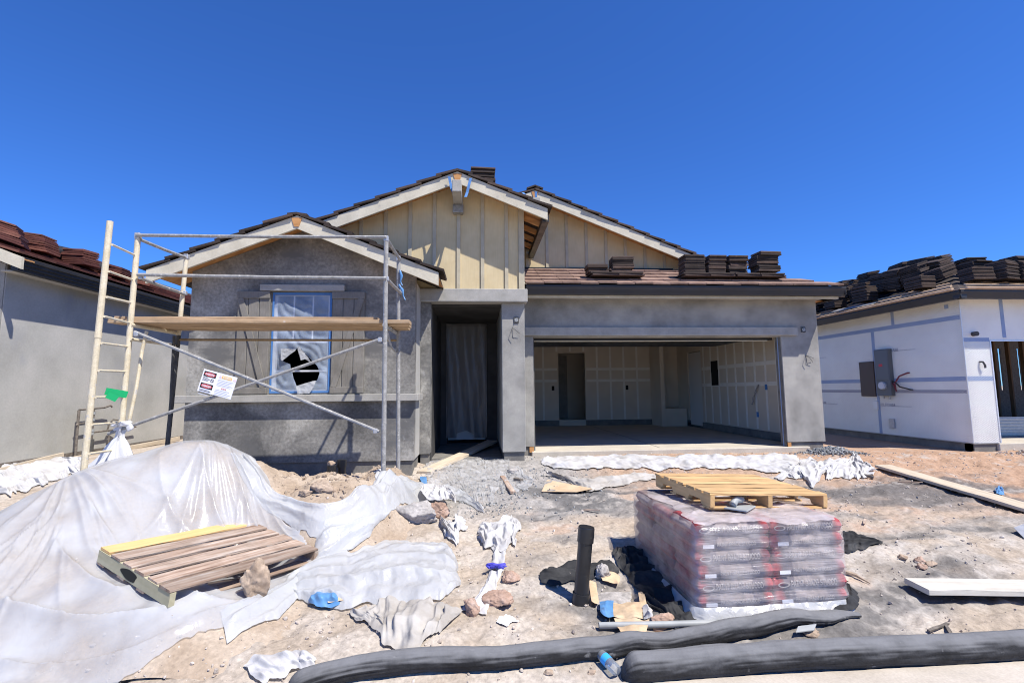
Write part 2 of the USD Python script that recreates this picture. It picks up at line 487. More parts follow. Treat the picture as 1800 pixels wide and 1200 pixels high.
mat('char', (.02, .02, .018), rough=.95)
mat('wood_plank', [(.25, (.42, .34, .24)), (.55, (.56, .47, .35)), (.8, (.65, .57, .45))], scale=1.0, detail=7, stretch=(1.0, 18, 18), coord='uv', rand=.08, rough=.85, second=(6, .85, 1.06), bump=(12, 0.00150, (1, 20, 20)), spots=(5, .7, (.62, .60, .56), .1))
mat('wood_pale', [(.25, (.46, .42, .35)), (.55, (.58, .54, .46)), (.8, (.66, .62, .54))], scale=1.0, detail=7, stretch=(1.0, 16, 16), coord='uv', rough=.9, second=(6, .85, 1.05), bump=(12, 0.00150, (1, 20, 20)))
mat('wood_scaffold', [(.25, (.30, .20, .11)), (.55, (.44, .31, .19)), (.8, (.52, .40, .27))], scale=1.0, detail=7, stretch=(.8, 22, 22), coord='uv', rough=.85, second=(6, .8, 1.08), spots=(6, .66, (.55, .52, .47), .1))
mat('shutter_paint', [(.25, (.155, .145, .125)), (.55, (.215, .20, .175)), (.8, (.27, .255, .23))], scale=4, detail=7, second=(22, .85, 1.1, (8, 8, .6)), rough=.9, spec=.15)
mat('cream_paint', [(.3, (.55, .47, .31)), (.6, (.66, .58, .42)), (.8, (.60, .56, .48))], scale=9, rough=.6, second=(60, .85, 1.08), spots=(16, .62, (.46, .44, .41), .06), bump=(120, 0.00060))
mat('grey_pipe', [(.3, (.22, .215, .20)), (.7, (.36, .35, .33))], scale=14, rough=.7, second=(70, .8, 1.1), spots=(20, .58, (.46, .44, .40), .08), bump=(90, 0.00080))
mat('brown_pipe', [(.3, (.22, .14, .06)), (.7, (.33, .23, .12))], scale=14, rough=.7, second=(70, .8, 1.1))
mat('dark_pipe', [(.3, (.05, .048, .045)), (.7, (.10, .097, .09))], scale=12, rough=.6, second=(70, .8, 1.1))
mat('galv', [(.3, (.38, .38, .38)), (.7, (.52, .52, .51))], scale=14, rough=.4, metallic=.5)
mat('iron_rust', [(.3, (.10, .085, .07)), (.7, (.21, .18, .15))], scale=20, rough=.8)
mat('abs_black', [(.3, (.012, .012, .013)), (.7, (.022, .022, .023))], scale=8, rough=.38, spec=.5, spots=(22, .66, (.10, .095, .09), .12), rough_var=.12)
mat('pvc_grey', [(.3, (.27, .28, .275)), (.7, (.35, .36, .35))], scale=8, rough=.5)
mat('geotextile', [(.35, (.012, .012, .013)), (.65, (.035, .035, .037))], scale=5, detail=8, dust=((.165, .165, .168), .95, 7.0), second=(70, .75, 1.2), bump=(45, .003), rough=.8, spec=.35,
    streak=(9, .64, (.26, .255, .245), .14, (1, 3, 1)))
mat('black_cloth', [(.35, (.014, .014, .015)), (.65, (.040, .040, .040))], scale=4, rough=.8, second=(60, .8, 1.2), bump=(150, 0.00048), spots=(4, .62, (.11, .10, .09), .2))
mat('label_white', (.80, .80, .82), rough=.5)
mat('ink_black', (.02, .02, .02), rough=.6)
mat('ink_grey', (.45, .47, .55), rough=.6)
mat('ink_red', (.55, .06, .07), rough=.6)
mat('ink_pink', (.80, .45, .46), rough=.6)
mat('ink_orange', (.80, .48, .10), rough=.6)
mat('green_tape', (.02, .45, .16), rough=.4, trans=.3)
mat('stud_dark', [(.3, (.10, .06, .035)), (.7, (.17, .105, .06))], scale=3, stretch=(5, 5, 1), rough=.85, spec=.1)
mat('blue_tape', [(.3, (.065, .17, .40)), (.7, (.09, .225, .48))], scale=8, rough=.7)
mat('blue_poly', [(.3, (.07, .19, .38)), (.7, (.12, .27, .48))], scale=6, rough=.35)
mat('glove_blue', (.07, .065, .40), rough=.6)
mat('white_bag', [(.3, (.76, .76, .77)), (.7, (.84, .84, .84))], scale=5, rough=.45, trans=.3)
mat('white_cloth', [(.32, (0.479, 0.457, 0.427)), (.5, (0.592, 0.579, 0.563)), (.68, (0.644, 0.635, 0.634))], scale=4, rough=.75, trans=.2, bump=(60, 0.00120), second=(9, .88, 1.04))
mat('dirty_cloth', [(.3, (.31, .275, .23)), (.55, (.45, .42, .375)), (.75, (.56, .54, .50))], scale=3.5, detail=7, rough=.85, trans=.12, bump=(60, 0.00120))
mat('paper', [(.3, (.80, .80, .78)), (.7, (.85, .85, .83))], scale=5, rough=.8)
mat('kraft', [(.3, (.46, .33, .20)), (.7, (.58, .44, .29))], scale=6, second=(40, .9, 1.06), rough=.85, bump=(30, 0.00240))
mat('rock_tan', [(.3, (.30, .22, .155)), (.7, (.47, .37, .28))], scale=9, second=(40, .75, 1.12), bump=(60, 0.00120), rough=.95, spec=.1)
mat('rock_pink', [(.25, (.24, .16, .115)), (.5, (.40, .27, .20)), (.75, (.50, .41, .35))], scale=6, second=(40, .7, 1.12), bump=(60, 0.00120), rough=.95, spec=.1)
mat('rock_grey', [(.25, (0.195, 0.182, 0.169)), (.5, (0.377, 0.351, 0.325)), (.75, (0.520, 0.481, 0.442))], scale=7, second=(40, .7, 1.12), bump=(60, 0.00120), rough=.95, spec=.1)
mat('pebble', [(.3, (0.284, 0.228, 0.182)), (.7, (0.567, 0.511, 0.448))], scale=20, rand=.3, rough=.95, spec=.1)
mat('grey_gravel', [(.3, (.16, .165, .16)), (.7, (.32, .32, .31))], scale=20, rand=.3, rough=.95, spec=.1)
mat('panel_grey', (.125, .135, .14), rough=.5, spec=.4)
mat('panel_brown', (.10, .075, .058), rough=.6)
mat('meter_glass', (.55, .57, .60), rough=.15, spec=.7)
mat('cable_red', (.18, .03, .04), rough=.5)
mat('window_frame', (.62, .63, .65), rough=.5)
mat('glass_dark', (.020, .028, .035), rough=.08, spec=.6)
mat('water_blue', (.05, .35, .75), rough=.4)
mat('ground', [(0, 0, 0)], attr='tint', second=(30, .72, 1.2), bump=(42, .0055), rough=.95, spec=.1)
mat('sandy', [(0, 0, 0)], attr='tint', second=(36, .8, 1.15), bump=(42, .006), rough=.95, spec=.1)
film('film_sheet', (.61, .62, .63), clear=.38, rough=.20, trans=.25, patch=.24, pscale=2.6, bump=(7, .006), gloss_spec=.75)
film('film_white', (.61, .615, .61), clear=.14, rough=.26, trans=.3, patch=.10, bump=(16, .008), gloss_spec=.7)
film('film_window', (.62, .72, .86), clear=.50, rough=.22, trans=.25, bump=(18, 0.00400), patch=.15, pscale=3)
film('film_door', (.27, .255, .245), clear=.22, rough=.3, trans=.3, bump=(14, 0.00514), patch=.1)  # tint darkened as well, carrying the shade inside the porch
film('film_wrap', (.74, .68, .65), clear=.66, rough=.14, trans=.2, bump=(5, .012), gloss_spec=1.0, patch=.24, pscale=5, stretch=(.7, .7, 8))
film('film_top', (.78, .69, .66), clear=.45, rough=.2, trans=.2, bump=(12, .012), gloss_spec=.9, patch=.3, pscale=6)
film('film_ground', (.70, .70, .69), clear=.66, rough=.3, trans=.25, patch=.25, pscale=7, bump=(30, 0.00240))
usdkit.material(stage, '/World/Looks/bottle_plastic', {'t': ('transparent_bsdf', {'color': (.9, .93, .95)}), 'g': ('glossy_bsdf', {'roughness': .06}), 'f': ('fresnel', {'IOR': 1.45}),
                'd': ('diffuse_bsdf', {'color': (.7, .74, .78)}), 'm': ('mix_closure', {}), 'm2': ('mix_closure', {'fac': .18})},
                [('f.fac', 'm.fac'), ('t.BSDF', 'm.closure1'), ('g.BSDF', 'm.closure2'), ('m.closure', 'm2.closure1'), ('d.BSDF', 'm2.closure2')], surface='m2.closure')
usdkit.material(stage, '/World/Looks/pane_glass', {'t': ('transparent_bsdf', {'color': (.75, .82, .86)}), 'g': ('glossy_bsdf', {'roughness': .02}), 'f': ('fresnel', {'IOR': 1.5}), 'm': ('mix_closure', {})},
                [('f.fac', 'm.fac'), ('t.BSDF', 'm.closure1'), ('g.BSDF', 'm.closure2')], surface='m.closure')
# bag paper: red ends, grey middle with a dark band; along u the bag's length in metres from its middle, v its width
usdkit.material(stage, '/World/Looks/bag_paper', {
    'uv': ('uvmap', {'attribute': 'st'}), 'sx': ('separate_xyz', {}), 'ab': ('math', {'math_type': 'absolute'}),
    'pos': ('geometry', {}), 'n': ('noise_texture', {'scale': 9.0, 'detail': 6.0}), 'ad': ('math', {'math_type': 'multiply_add', 'value2': .16, 'value3': -.08}),
    'sm': ('math', {'math_type': 'add'}),
    'r': ('rgb_ramp', {'ramp': [(0, (.30, .26, .24)), (.40, (.27, .23, .22)), (.44, (.115, .10, .115)), (.66, (.135, .115, .13)), (.70, (.14, .115, .12)), (.82, (.30, .05, .055)), (.93, (.36, .07, .075)), (1, (.26, .15, .14))]}),
    'n2': ('noise_texture', {'scale': 26.0, 'detail': 5.0}), 'r2': ('rgb_ramp', {'ramp': [(.3, (.72, .72, .72)), (.7, (1.25, 1.2, 1.2))]}), 'mx': ('mix_color', {'blend_type': 'multiply', 'fac': 1.0}),
    'b': ('bump', {'distance': .004}), 'p': ('principled_bsdf', {'roughness': .7, 'specular_ior_level': .3})},
    [('uv.UV', 'sx.vector'), ('sx.x', 'sm.value1'), ('pos.position', 'n.vector'), ('n.fac', 'ad.value1'), ('ad.value', 'sm.value2'), ('sm.value', 'r.fac'),
     ('pos.position', 'n2.vector'), ('n2.fac', 'r2.fac'), ('r.color', 'mx.a'), ('r2.color', 'mx.b'), ('mx.result', 'p.base_color'), ('n2.fac', 'b.height'), ('b.normal', 'p.normal')], surface='p.BSDF')
# bag paper: red ends, grey middle with a dark band; along u the bag's length in metres from its middle, v its width
usdkit.material(stage, '/World/Looks/bag_paper_plain', {
    'uv': ('uvmap', {'attribute': 'st'}), 'sx': ('separate_xyz', {}), 'ab': ('math', {'math_type': 'absolute'}),
    'pos': ('geometry', {}), 'n': ('noise_texture', {'scale': 9.0, 'detail': 6.0}), 'ad': ('math', {'math_type': 'multiply_add', 'value2': .16, 'value3': -.08}),
    'sm': ('math', {'math_type': 'add'}),
    'r': ('rgb_ramp', {'ramp': [(0, (.30, .26, .24)), (.40, (.27, .23, .22)), (.44, (.115, .10, .115)), (.66, (.135, .115, .13)), (.70, (.14, .115, .12)), (.80, (.20, .155, .14)), (.93, (.27, .20, .18)), (1, (.24, .12, .11))]}),
    'n2': ('noise_texture', {'scale': 26.0, 'detail': 5.0}), 'r2': ('rgb_ramp', {'ramp': [(.3, (.72, .72, .72)), (.7, (1.25, 1.2, 1.2))]}), 'mx': ('mix_color', {'blend_type': 'multiply', 'fac': 1.0}),
    'b': ('bump', {'distance': .004}), 'p': ('principled_bsdf', {'roughness': .7, 'specular_ior_level': .3})},
    [('uv.UV', 'sx.vector'), ('sx.x', 'sm.value1'), ('pos.position', 'n.vector'), ('n.fac', 'ad.value1'), ('ad.value', 'sm.value2'), ('sm.value', 'r.fac'),
     ('pos.position', 'n2.vector'), ('n2.fac', 'r2.fac'), ('r.color', 'mx.a'), ('r2.color', 'mx.b'), ('mx.result', 'p.base_color'), ('n2.fac', 'b.height'), ('b.normal', 'p.normal')], surface='p.BSDF')
mat('sand_clod', [(.3, (.30, .235, .17)), (.7, (.40, .325, .25))], scale=20, rand=.15, rough=.95, spec=.1)
mat('sack_ink', [(.3, (.40, .36, .33)), (.7, (.55, .50, .46))], scale=20, rough=.7)
# ---------------------------------------------------------------- the ground
def g_base(x, y):
    """Smooth lie of the land."""
    z = np.interp(y, [-50, 2.99, 3.0, 3.55, 5.5, 8.25, 9, 60, 400], [-.64, -.64, -.60, -.51, -.33, -.06, -.09, -.09, -.09])
    right = np.clip((x - 6.6) / 1.5, 0, 1) * np.clip((y - 5.0) / 3, 0, 1)
    z = z - .07 * right
    left = np.clip((-4.4 - x) / .6, 0, 1) * np.clip((y - 4.5) / 2.0, 0, 1)
    z = z + .07 * left
    # trench beside the plumbing stub and the stucco sacks
    z = z - .06 * np.exp(-(((x - 1.15) / .35) ** 2 + ((y - 4.0) / .6) ** 2))
    z = z + .05 * np.exp(-(((x - 3.9) / .9) ** 2 + ((y - 4.3) / .5) ** 2))
    return z


def g_fine(x, y):
    p = np.stack([np.asarray(x, float), np.asarray(y, float), np.zeros_like(np.asarray(x, float))], -1)
    open_ = np.clip((np.asarray(y) - 3.05) / .2, 0, 1) * np.clip((9.3 - np.asarray(y)) / .4, 0.15, 1)
    n = .095 * (meshkit.fbm(p * 1.3, 4, 3) - .5) + .075 * (meshkit.fbm(p * 5.0 + 9, 4, 8) - .5) + .035 * (meshkit.fbm(p * 17.0, 3, 5) - .5)
    return n * open_


MOUND = np.array([(-4.12, 4.6, .51), (-4.06, 4.9, .62), (-3.9, 5.2, .72), (-3.43, 5.2, .85), (-2.94, 5.2, .91), (-2.65, 5.3, .84), (-2.45, 5.5, .71), (-2.13, 5.6, .55),
                  (-1.76, 5.6, .44), (-1.31, 5.8, .44), (-1.16, 5.4, .38), (-1.12, 5.9, .46), (-1.10, 6.7, .26), (-.88, 5.95, .22), (-1.78, 6.5, .24), (-1.56, 5.0, .33), (-1.95, 5.12, .30), (-3.25, 4.6, .50), (-3.15, 4.0, .26),
                  (-2.36, 4.95, .30), (-2.07, 3.50, .17), (-2.5, 3.78, .21), (-2.93, 4.08, .26), (-2.18, 4.33, .10), (-2.61, 4.59, .17), (-1.86, 4.84, .06), (-.80, 5.3, .05), (-.66, 6.0, .02), (-.75, 6.5, .05), (-1.5, 7.0, .02), (-2.6, 7.1, .08), (-3.6, 7.0, .08), (-4.6, 6.3, .08), (-3.3, 6.3, .42), (-4.9, 5.4, .05),
                  (-2.5, 6.2, .40), (-5.2, 4.6, .0), (-4.6, 3.9, .12), (-3.7, 3.5, .05), (-2.8, 3.55, .10), (-1.7, 4.2, .05), (-1.2, 4.6, .02), (-1.0, 4.9, .05), (-3.4, 3.1, -.05), (-2.4, 3.2, -.05),
                  (-1.3, 3.7, -.05), (-.6, 4.4, -.06), (-.5, 5.4, -.06), (-.5, 6.2, -.06), (-1.2, 7.4, -.05), (-3, 7.6, -.05), (-5.0, 7.0, -.05), (-5.8, 5.8, -.08), (-5.8, 4.4, -.08), (-5.0, 3.2, -.08)])
_rbf = RBFInterpolator(MOUND[:, :2], MOUND[:, 2], kernel='thin_plate_spline', smoothing=.002)
MX, MY = np.arange(-5.9, -.30, .02), np.arange(2.9, 7.7, .02)
_gx, _gy = np.meshgrid(MX, MY, indexing='ij')
_cx, _cy = np.meshgrid(MX[::5], MY[::5], indexing='ij')
_c = _rbf(np.column_stack([_cx.ravel(), _cy.ravel()])).reshape(_cx.shape)
_mz = RegularGridInterpolator((MX[::5], MY[::5]), _c, bounds_error=False, fill_value=None, method='cubic')(np.column_stack([_gx.ravel(), _gy.ravel()])).reshape(_gx.shape)
_edge = np.minimum.reduce([(_gx + 5.9) / .4, (-.34 - _gx) / .25, (_gy - 2.9) / .3, (7.66 - _gy) / .25])
_mz = np.where(_edge < 1, np.minimum(_mz, -.1 + _mz * np.clip(_edge, 0, 1)), _mz)
_p = np.stack([_gx, _gy, 0 * _gx], -1)
_rough = np.clip(_mz / .25, 0, 1)
_bare = np.clip((_gx + 2.75) / .5, 0, 1) * np.clip((_gy - 5.0) / .4, 0, 1)       # the open sand, cut and clumpy, not under the sheet
_mz = _mz + _rough * (.06 * (meshkit.fbm(_p * 3, 4, 21) - .5) + _bare * (.22 * (meshkit.fbm(_p * 3.4, 4, 22) - .5) + .06 * (meshkit.fbm(_p * 11, 4, 23) - .5)))
MOUND_Z = g_base(_gx, _gy) + _mz
_mound = RegularGridInterpolator((MX, MY), MOUND_Z, bounds_error=False, fill_value=-9)

HX, HY = np.arange(-9, 12.01, .03), np.arange(2.6, 9.6, .03)
_hx, _hy = np.meshgrid(HX, HY, indexing='ij')
H_ALL = g_base(_hx, _hy) + g_fine(_hx, _hy)
H_ALL = np.maximum(H_ALL, _mound(np.column_stack([_hx.ravel(), _hy.ravel()])).reshape(_hx.shape))
_hi = RegularGridInterpolator((HX, HY), H_ALL, bounds_error=False, fill_value=None)


def ground_z(x, y):
    x, y = np.asarray(x, float), np.asarray(y, float)
    r = _hi(np.stack([np.clip(x, -9, 12), np.clip(y, 2.6, 9.57)], -1)).reshape(np.broadcast(x, y).shape)
    return float(r) if r.ndim == 0 else r


def hit(px, py):
    """Where the sight line of a measured picture point meets the ground."""
    d = ray(px, py)
    t = np.linspace(1.5, 16, 3000)
    P = CAM + d * t[:, None]
    k = int(np.argmax(P[:, 2] < ground_z(P[:, 0], P[:, 1])))
    return P[k]


def sm(a, lo, hi):
    t = np.clip((a - lo) / (hi - lo), 0, 1)
    return t * t * (3 - 2 * t)


def grid_faces(n, m):
    i, j = np.meshgrid(np.arange(n - 1), np.arange(m - 1), indexing='ij')
    a = i * m + j
    return np.vstack([np.stack([a, a + m, a + m + 1], -1).reshape(-1, 3), np.stack([a, a + m + 1, a + 1], -1).reshape(-1, 3)])


def tint_mesh(path, v, f, tint, m):
    p = usdkit.mesh(stage, path, trimesh.Trimesh(v, f, process=False), '/World/Looks/' + m, smooth=True)
    UsdGeom.PrimvarsAPI(p).CreatePrimvar('tint', Sdf.ValueTypeNames.Color3fArray, 'vertex').Set(Vt.Vec3fArray.FromNumpy(tint.astype(np.float32)))
    return p


def ground_tint(x, y):
    p = np.stack([x, y, 0 * x], -1)
    f1, f2, f3 = meshkit.fbm(p * .9, 5, 31), meshkit.fbm(p * np.array([.8, 2.4, 1]) + 5, 5, 32), meshkit.fbm(p * 3.2 + 2, 5, 33)
    f4 = meshkit.fbm(p * 9, 4, 34)
    sand, pale = np.array([.38, .31, .235]), np.array([.455, .395, .325])
    red, dark, grey_, tan = np.array([.40, .255, .165]), np.array([.105, .102, .099]), np.array([.30, .285, .265]), np.array([.40, .325, .25])
    c = sand + (pale - sand) * sm(f3, .35, .65)[..., None]
    k = sm(x, .6, 2.6) * sm(y, 4.5, 7.0) * .75 + sm(x, 5.2, 7.0) * sm(y, 4.8, 6.6)
    k = np.clip(k, 0, 1) * sm(f1 + .25 * k, .36, .62)
    c = c + (red - c) * k[..., None]
    k = sm(x, -.1, .7) * sm(f3, .46, .64) * .6 * sm(f1, .4, .55)
    c = c + (red - c) * k[..., None]
    # grey dusty dirt in front of the porch and over the drive
    k = sm(x, -.9, -.3) * (1 - sm(x, 1.2, 2.2)) * sm(y, 5.2, 6.3) * (1 - sm(y, 9, 9.4))
    k = np.clip(k + .55 * sm(x, .1, .9) * (1 - sm(y, 6.2, 7.2)) * sm(f2, .38, .6), 0, 1)
    c = c + (grey_ - c) * (k * .9)[..., None]
    # blackened weed-fabric showing through the dust
    zone = sm(x, .15, .8) * (1 - sm(y, 6.6, 7.3)) * (1 - .6 * sm(x, 7, 9))
    f5 = meshkit.fbm(p * np.array([2.2, 6.5, 1]) + 7, 5, 36)
    kd = zone * sm(f2 + .10 * (f4 - .5) + .34 * (f5 - .5), .49, .66)
    kd = np.maximum(kd, .9 * sm(x, 4.2, 4.9) * (1 - sm(x, 9, 11)) * sm(y, 4.9, 5.5) * (1 - sm(y, 6.2, 6.7)) * sm(f2 + .3 * (f5 - .5), .38, .55))
    kd = np.maximum(kd, .95 * np.exp(-(((x - 4.2) / .8) ** 2 + ((y - 4.1) / .22) ** 2)) * sm(f2, .33, .5))
    kd = np.maximum(kd, .9 * np.exp(-(((x - .75) / .5) ** 2 + ((y - 3.65) / .33) ** 2)) * sm(f2, .36, .52))
    c = c + (dark - c) * (kd * .80)[..., None]
    dust = sm(f4, .52, .72) * sm(f3, .4, .6)
    c = c + (np.array([.44, .40, .35]) - c) * (dust * .62 * sm(x, -.2, .6))[..., None]
    # behind the house line plain earth
    far = sm(y, 10, 14)
    c = c + (tan - c) * far[..., None]
    lum = c.mean(-1, keepdims=True)
    return (lum + (c - lum) * .95) * .97


gx = np.concatenate([-np.geomspace(900, 9.4, 22), np.arange(-9.0, 12.01, .03), np.geomspace(12.5, 900, 22)])
gy = np.concatenate([-np.geomspace(600, 1.0, 14), [0, 1.5, 2.5, 2.90, 2.95], np.arange(2.985, 6, .024), np.arange(6, 9.6, .032), np.geomspace(9.7, 1500, 30)])
X, Y = np.meshgrid(gx, gy, indexing='ij')
near = (X > -9.1) & (X < 12.1) & (Y > 2.98) & (Y < 9.6)
Z = g_base(X, Y) + np.where(near, g_fine(X, Y), 0)
tint_mesh('/World/ground', np.stack([X, Y, Z], -1).reshape(-1, 3), grid_faces(len(gx), len(gy)), ground_tint(X, Y).reshape(-1, 3), 'ground')
tag(stage.GetPrimAtPath('/World/ground'), 'dusty building lot of sand, grey grit and red clay', 'ground', kind='structure')

# the sand pile: one mesh over the ground
keep = MOUND_Z - g_base(_gx, _gy) > -.075
f = grid_faces(len(MX), len(MY))
kv = keep.ravel()
f = f[kv[f].all(1)]
tp = meshkit.fbm(_p * 4, 5, 41)
st = np.array([.37, .285, .205]) + (np.array([.47, .385, .295]) - np.array([.37, .285, .205])) * sm(tp, .3, .7)[..., None]
used = np.unique(f); remap = np.full(kv.size, -1); remap[used] = np.arange(len(used))
tint_mesh('/World/sand_pile', np.stack([_gx, _gy, MOUND_Z], -1).reshape(-1, 3)[used], remap[f], st.reshape(-1, 3)[used] * .88, 'sandy')
tag(stage.GetPrimAtPath('/World/sand_pile'), 'heap of clumpy beige sand, half under clear polythene, before the bay window', 'sand pile', kind='stuff')

# the concrete pavement in front of the lot
pv_x = np.arange(-12, 14.01, .25); pv_y = np.array([-.2, .6, 1.4, 2.2, 2.7, 2.93, 2.985, 3.0])
X, Y = np.meshgrid(pv_x, pv_y, indexing='ij')
Z = np.where(Y > 2.99, -.72, np.where(Y > 2.96, -.592, -.585)) + 0 * X
single('pavement', 'pale concrete pavement along the front of the lot', 'pavement', trimesh.Trimesh(np.stack([X, Y + .012 * meshkit.noise(np.stack([X * 2, Y, 0 * X], -1)), Z], -1).reshape(-1, 3), grid_faces(len(pv_x), len(pv_y)), process=False), 'pavement_concrete', smooth=30, kind='structure')

# ---------------------------------------------------------------- the house
P_ = .405   # roof pitch
house = Thing('house', 'unfinished grey stucco house with open double garage and tan board gables', 'house', (0, 8, 0))
H = house.part


def gable_poly(cx, zp, pitch, x0, x1, zb, cut=0.0):
    """Wall polygon in (x, z) whose top is cut below a gable roof."""
    pts = [(x0, zb), (x1, zb), (x1, zp - cut - pitch * abs(x1 - cx)), (cx, zp - cut), (x0, zp - cut - pitch * abs(x0 - cx))]
    return Polygon(pts)


# bay front
WX0, WX1, WZ0, WZ1 = -3.10, -2.245, 1.115, 2.645      # window opening
BAYC, BAYZ = -2.637, 3.70
bay = gable_poly(BAYC, BAYZ, P_, -4.31, -.965, .09, .062).difference(sbox(WX0, WZ0, WX1, WZ1))
bw = H('bay_wall', wall_xz(bay, 7.5, 7.66), 'stucco')
H('bay_side_wall', bx(-4.31, -4.12, 7.66, 16, .09, 2.82), 'stucco')
H('bay_return_wall', bx(-1.12, -.965, 7.66, 8.215, .09, 2.84), 'stucco_pale')
H('stem', cat(bx(-4.28, -.99, 7.53, 7.70, -.5, .09), bx(-1.12, -.99, 7.70, 8.25, -.5, .09)), 'stem')
H('stem', bx(-4.28, -4.12, 7.7, 16, -.5, .09), 'stem')
# window sill band
sill = cat(cbx(-4.42, -.90, 7.38, 7.498, .985, 1.09), cbx(-.963, -.90, 7.498, 8.07, .985, 1.09), cbx(-4.42, -4.312, 7.498, 8.6, .985, 1.09))
H('sill_band', sill, 'trim')
H('window_header', cbx(-3.28, -2.033, 7.42, 7.498, 2.66, 2.755), 'trim')
# shutters: three boards, two rails and a slanting brace each
for si, (xa, xb, flip) in enumerate(((-3.61, -3.135, 1), (-2.215, -1.725, -1))):
    sh = H('shutter', bx(xa, xb, 7.476, 7.499, 1.105, 2.652), 'shutter_paint')
    wid = (xb - xa) / 3
    for k in range(3):
        H('shutter_board', cbx(xa + k * wid + .004, xa + (k + 1) * wid - .004, 7.458, 7.475, 1.108, 2.648, .005), 'shutter_paint', parent=sh)
    for z0, z1 in ((1.105, 1.20), (2.545, 2.652)):
        H('shutter_rail', cbx(xa, xb, 7.434, 7.457, z0, z1, .004), 'shutter_paint', parent=sh)
    a, b = ((xa + .05, 2.545), (xb - .05, 1.20)) if flip > 0 else ((xb - .05, 2.545), (xa + .05, 1.20))
    H('shutter_brace', bar((a[0], 7.4455, a[1]), (b[0], 7.4455, b[1]), .023, .085, (1, 0, .3)), 'shutter_paint', parent=sh)
# window: frame, sashes, glass, film with a torn hole
win = H('window', cat(bx(WX0, WX1, 7.53, 7.60, WZ0, WZ0 + .045), bx(WX0, WX1, 7.53, 7.60, WZ1 - .045, WZ1), bx(WX0, WX0 + .045, 7.53, 7.60, WZ0 + .045, WZ1 - .045), bx(WX1 - .045, WX1, 7.53, 7.60, WZ0 + .045, WZ1 - .045)), 'window_frame')
H('meeting_rail', bx(WX0 + .045, WX1 - .045, 7.54, 7.59, 1.875, 1.925), 'window_frame', parent=win)
H('sash_rail', bx(WX0 + .045, WX1 - .045, 7.55, 7.58, 1.435, 1.46), 'window_frame', parent=win)
for k in (1, 2):
    xx = WX0 + (WX1 - WX0) * k / 3
    H('muntin', bx(xx - .01, xx + .01, 7.555, 7.575, 1.925, WZ1 - .045), 'window_frame', parent=win)
H('muntin', bx(WX0 + .045, WX1 - .045, 7.552, 7.578, 2.255, 2.275), 'window_frame', parent=win)
H('glass', bx(WX0 + .045, WX1 - .045, 7.562, 7.568, 1.925, WZ1 - .045), 'pane_glass', parent=win)
for nm, (x0, x1, z0, z1) in {'a': (WX0 - .012, WX0 + .014, WZ0, WZ1), 'b': (WX1 - .014, WX1 + .016, WZ0, WZ1), 'c': (WX0 + .014, WX1 - .014, WZ1 - .04, WZ1), 'd': (WX0 + .014, WX1 - .014, WZ0, WZ0 + .03)}.items():
    H('masking_tape', bx(x0, x1, 7.492, 7.4985, z0, z1), 'blue_tape', parent=win)
cr = [(865, 690), (1000, 700), (1015, 672), (1040, 690), (1110, 770), (1190, 850), (1210, 920), (1190, 980), (1090, 1018), (1000, 1035), (970, 960), (940, 835), (872, 806)]
hole = Polygon([tuple(atY(330 + a / 5.218, 480 + b / 5.218, 7.5)[[0, 2]]) for a, b in cr])


def film_grid(x0, x1, z0, z1, yfun, hole=None, step=.02):
    """A sheet in (x, z), triangulated, with a hole."""
    xs, zs = np.arange(x0, x1 + step / 2, step), np.arange(z0, z1 + step / 2, step)
    P = np.stack(np.meshgrid(xs, zs, indexing='ij'), -1).reshape(-1, 2)
    f = grid_faces(len(xs), len(zs))
    if hole is not None:
        c = P[f].mean(1)
        f = f[~shapely.contains_xy(hole, c[:, 0], c[:, 1])]
        # pull the rim onto the outline so that the tear is clean
        edge = shapely.contains_xy(hole.buffer(step * .8), P[:, 0], P[:, 1])
        for i in np.nonzero(edge)[0]:
            q = hole.exterior.interpolate(hole.exterior.project(Point(P[i])))
            P[i] = (q.x, q.y)
    return trimesh.Trimesh(np.column_stack([P[:, 0], yfun(P[:, 0], P[:, 1]), P[:, 1]]), f, process=False)


def wfun(x, z):
    p = np.stack([x * 9, z * 3, 0 * x], -1)
    e = np.minimum.reduce([x - WX0, WX1 - x, z - WZ0, WZ1 - z]) / .12
    return 7.512 - .03 * np.clip(e, 0, 1) * (meshkit.fbm(p, 4, 4) - .4) - .02 * np.clip(e, 0, 1) * np.abs(np.sin((x * .8 + z) * 16 + 4 * meshkit.noise(p, 2)))


wf = H('window_film', film_grid(WX0, WX1, WZ0, WZ1, wfun, hole), 'film_window', smooth=True)


def flap(pts, y, seed, amp=.03):
    """A torn tongue of film hanging from the edge of the hole."""
    poly = Polygon([tuple(atY(330 + a / 5.218, 480 + b / 5.218, 7.5)[[0, 2]]) for a, b in pts])
    x0, z0, x1, z1 = poly.bounds
    xs, zs = np.arange(x0, x1, .008), np.arange(z0, z1, .008)
    P = np.stack(np.meshgrid(xs, zs, indexing='ij'), -1).reshape(-1, 2)
    f = grid_faces(len(xs), len(zs)); c = P[f].mean(1)
    f = f[shapely.contains_xy(poly, c[:, 0], c[:, 1])]
    yy = y - amp * (meshkit.fbm(np.column_stack([P * 14, 0 * P[:, 0]]), 3, seed)) - .5 * np.hypot(P[:, 0] - x0, (P[:, 1] - z1)) * .12
    return trimesh.Trimesh(np.column_stack([P[:, 0], yy, P[:, 1]]), f, process=False)


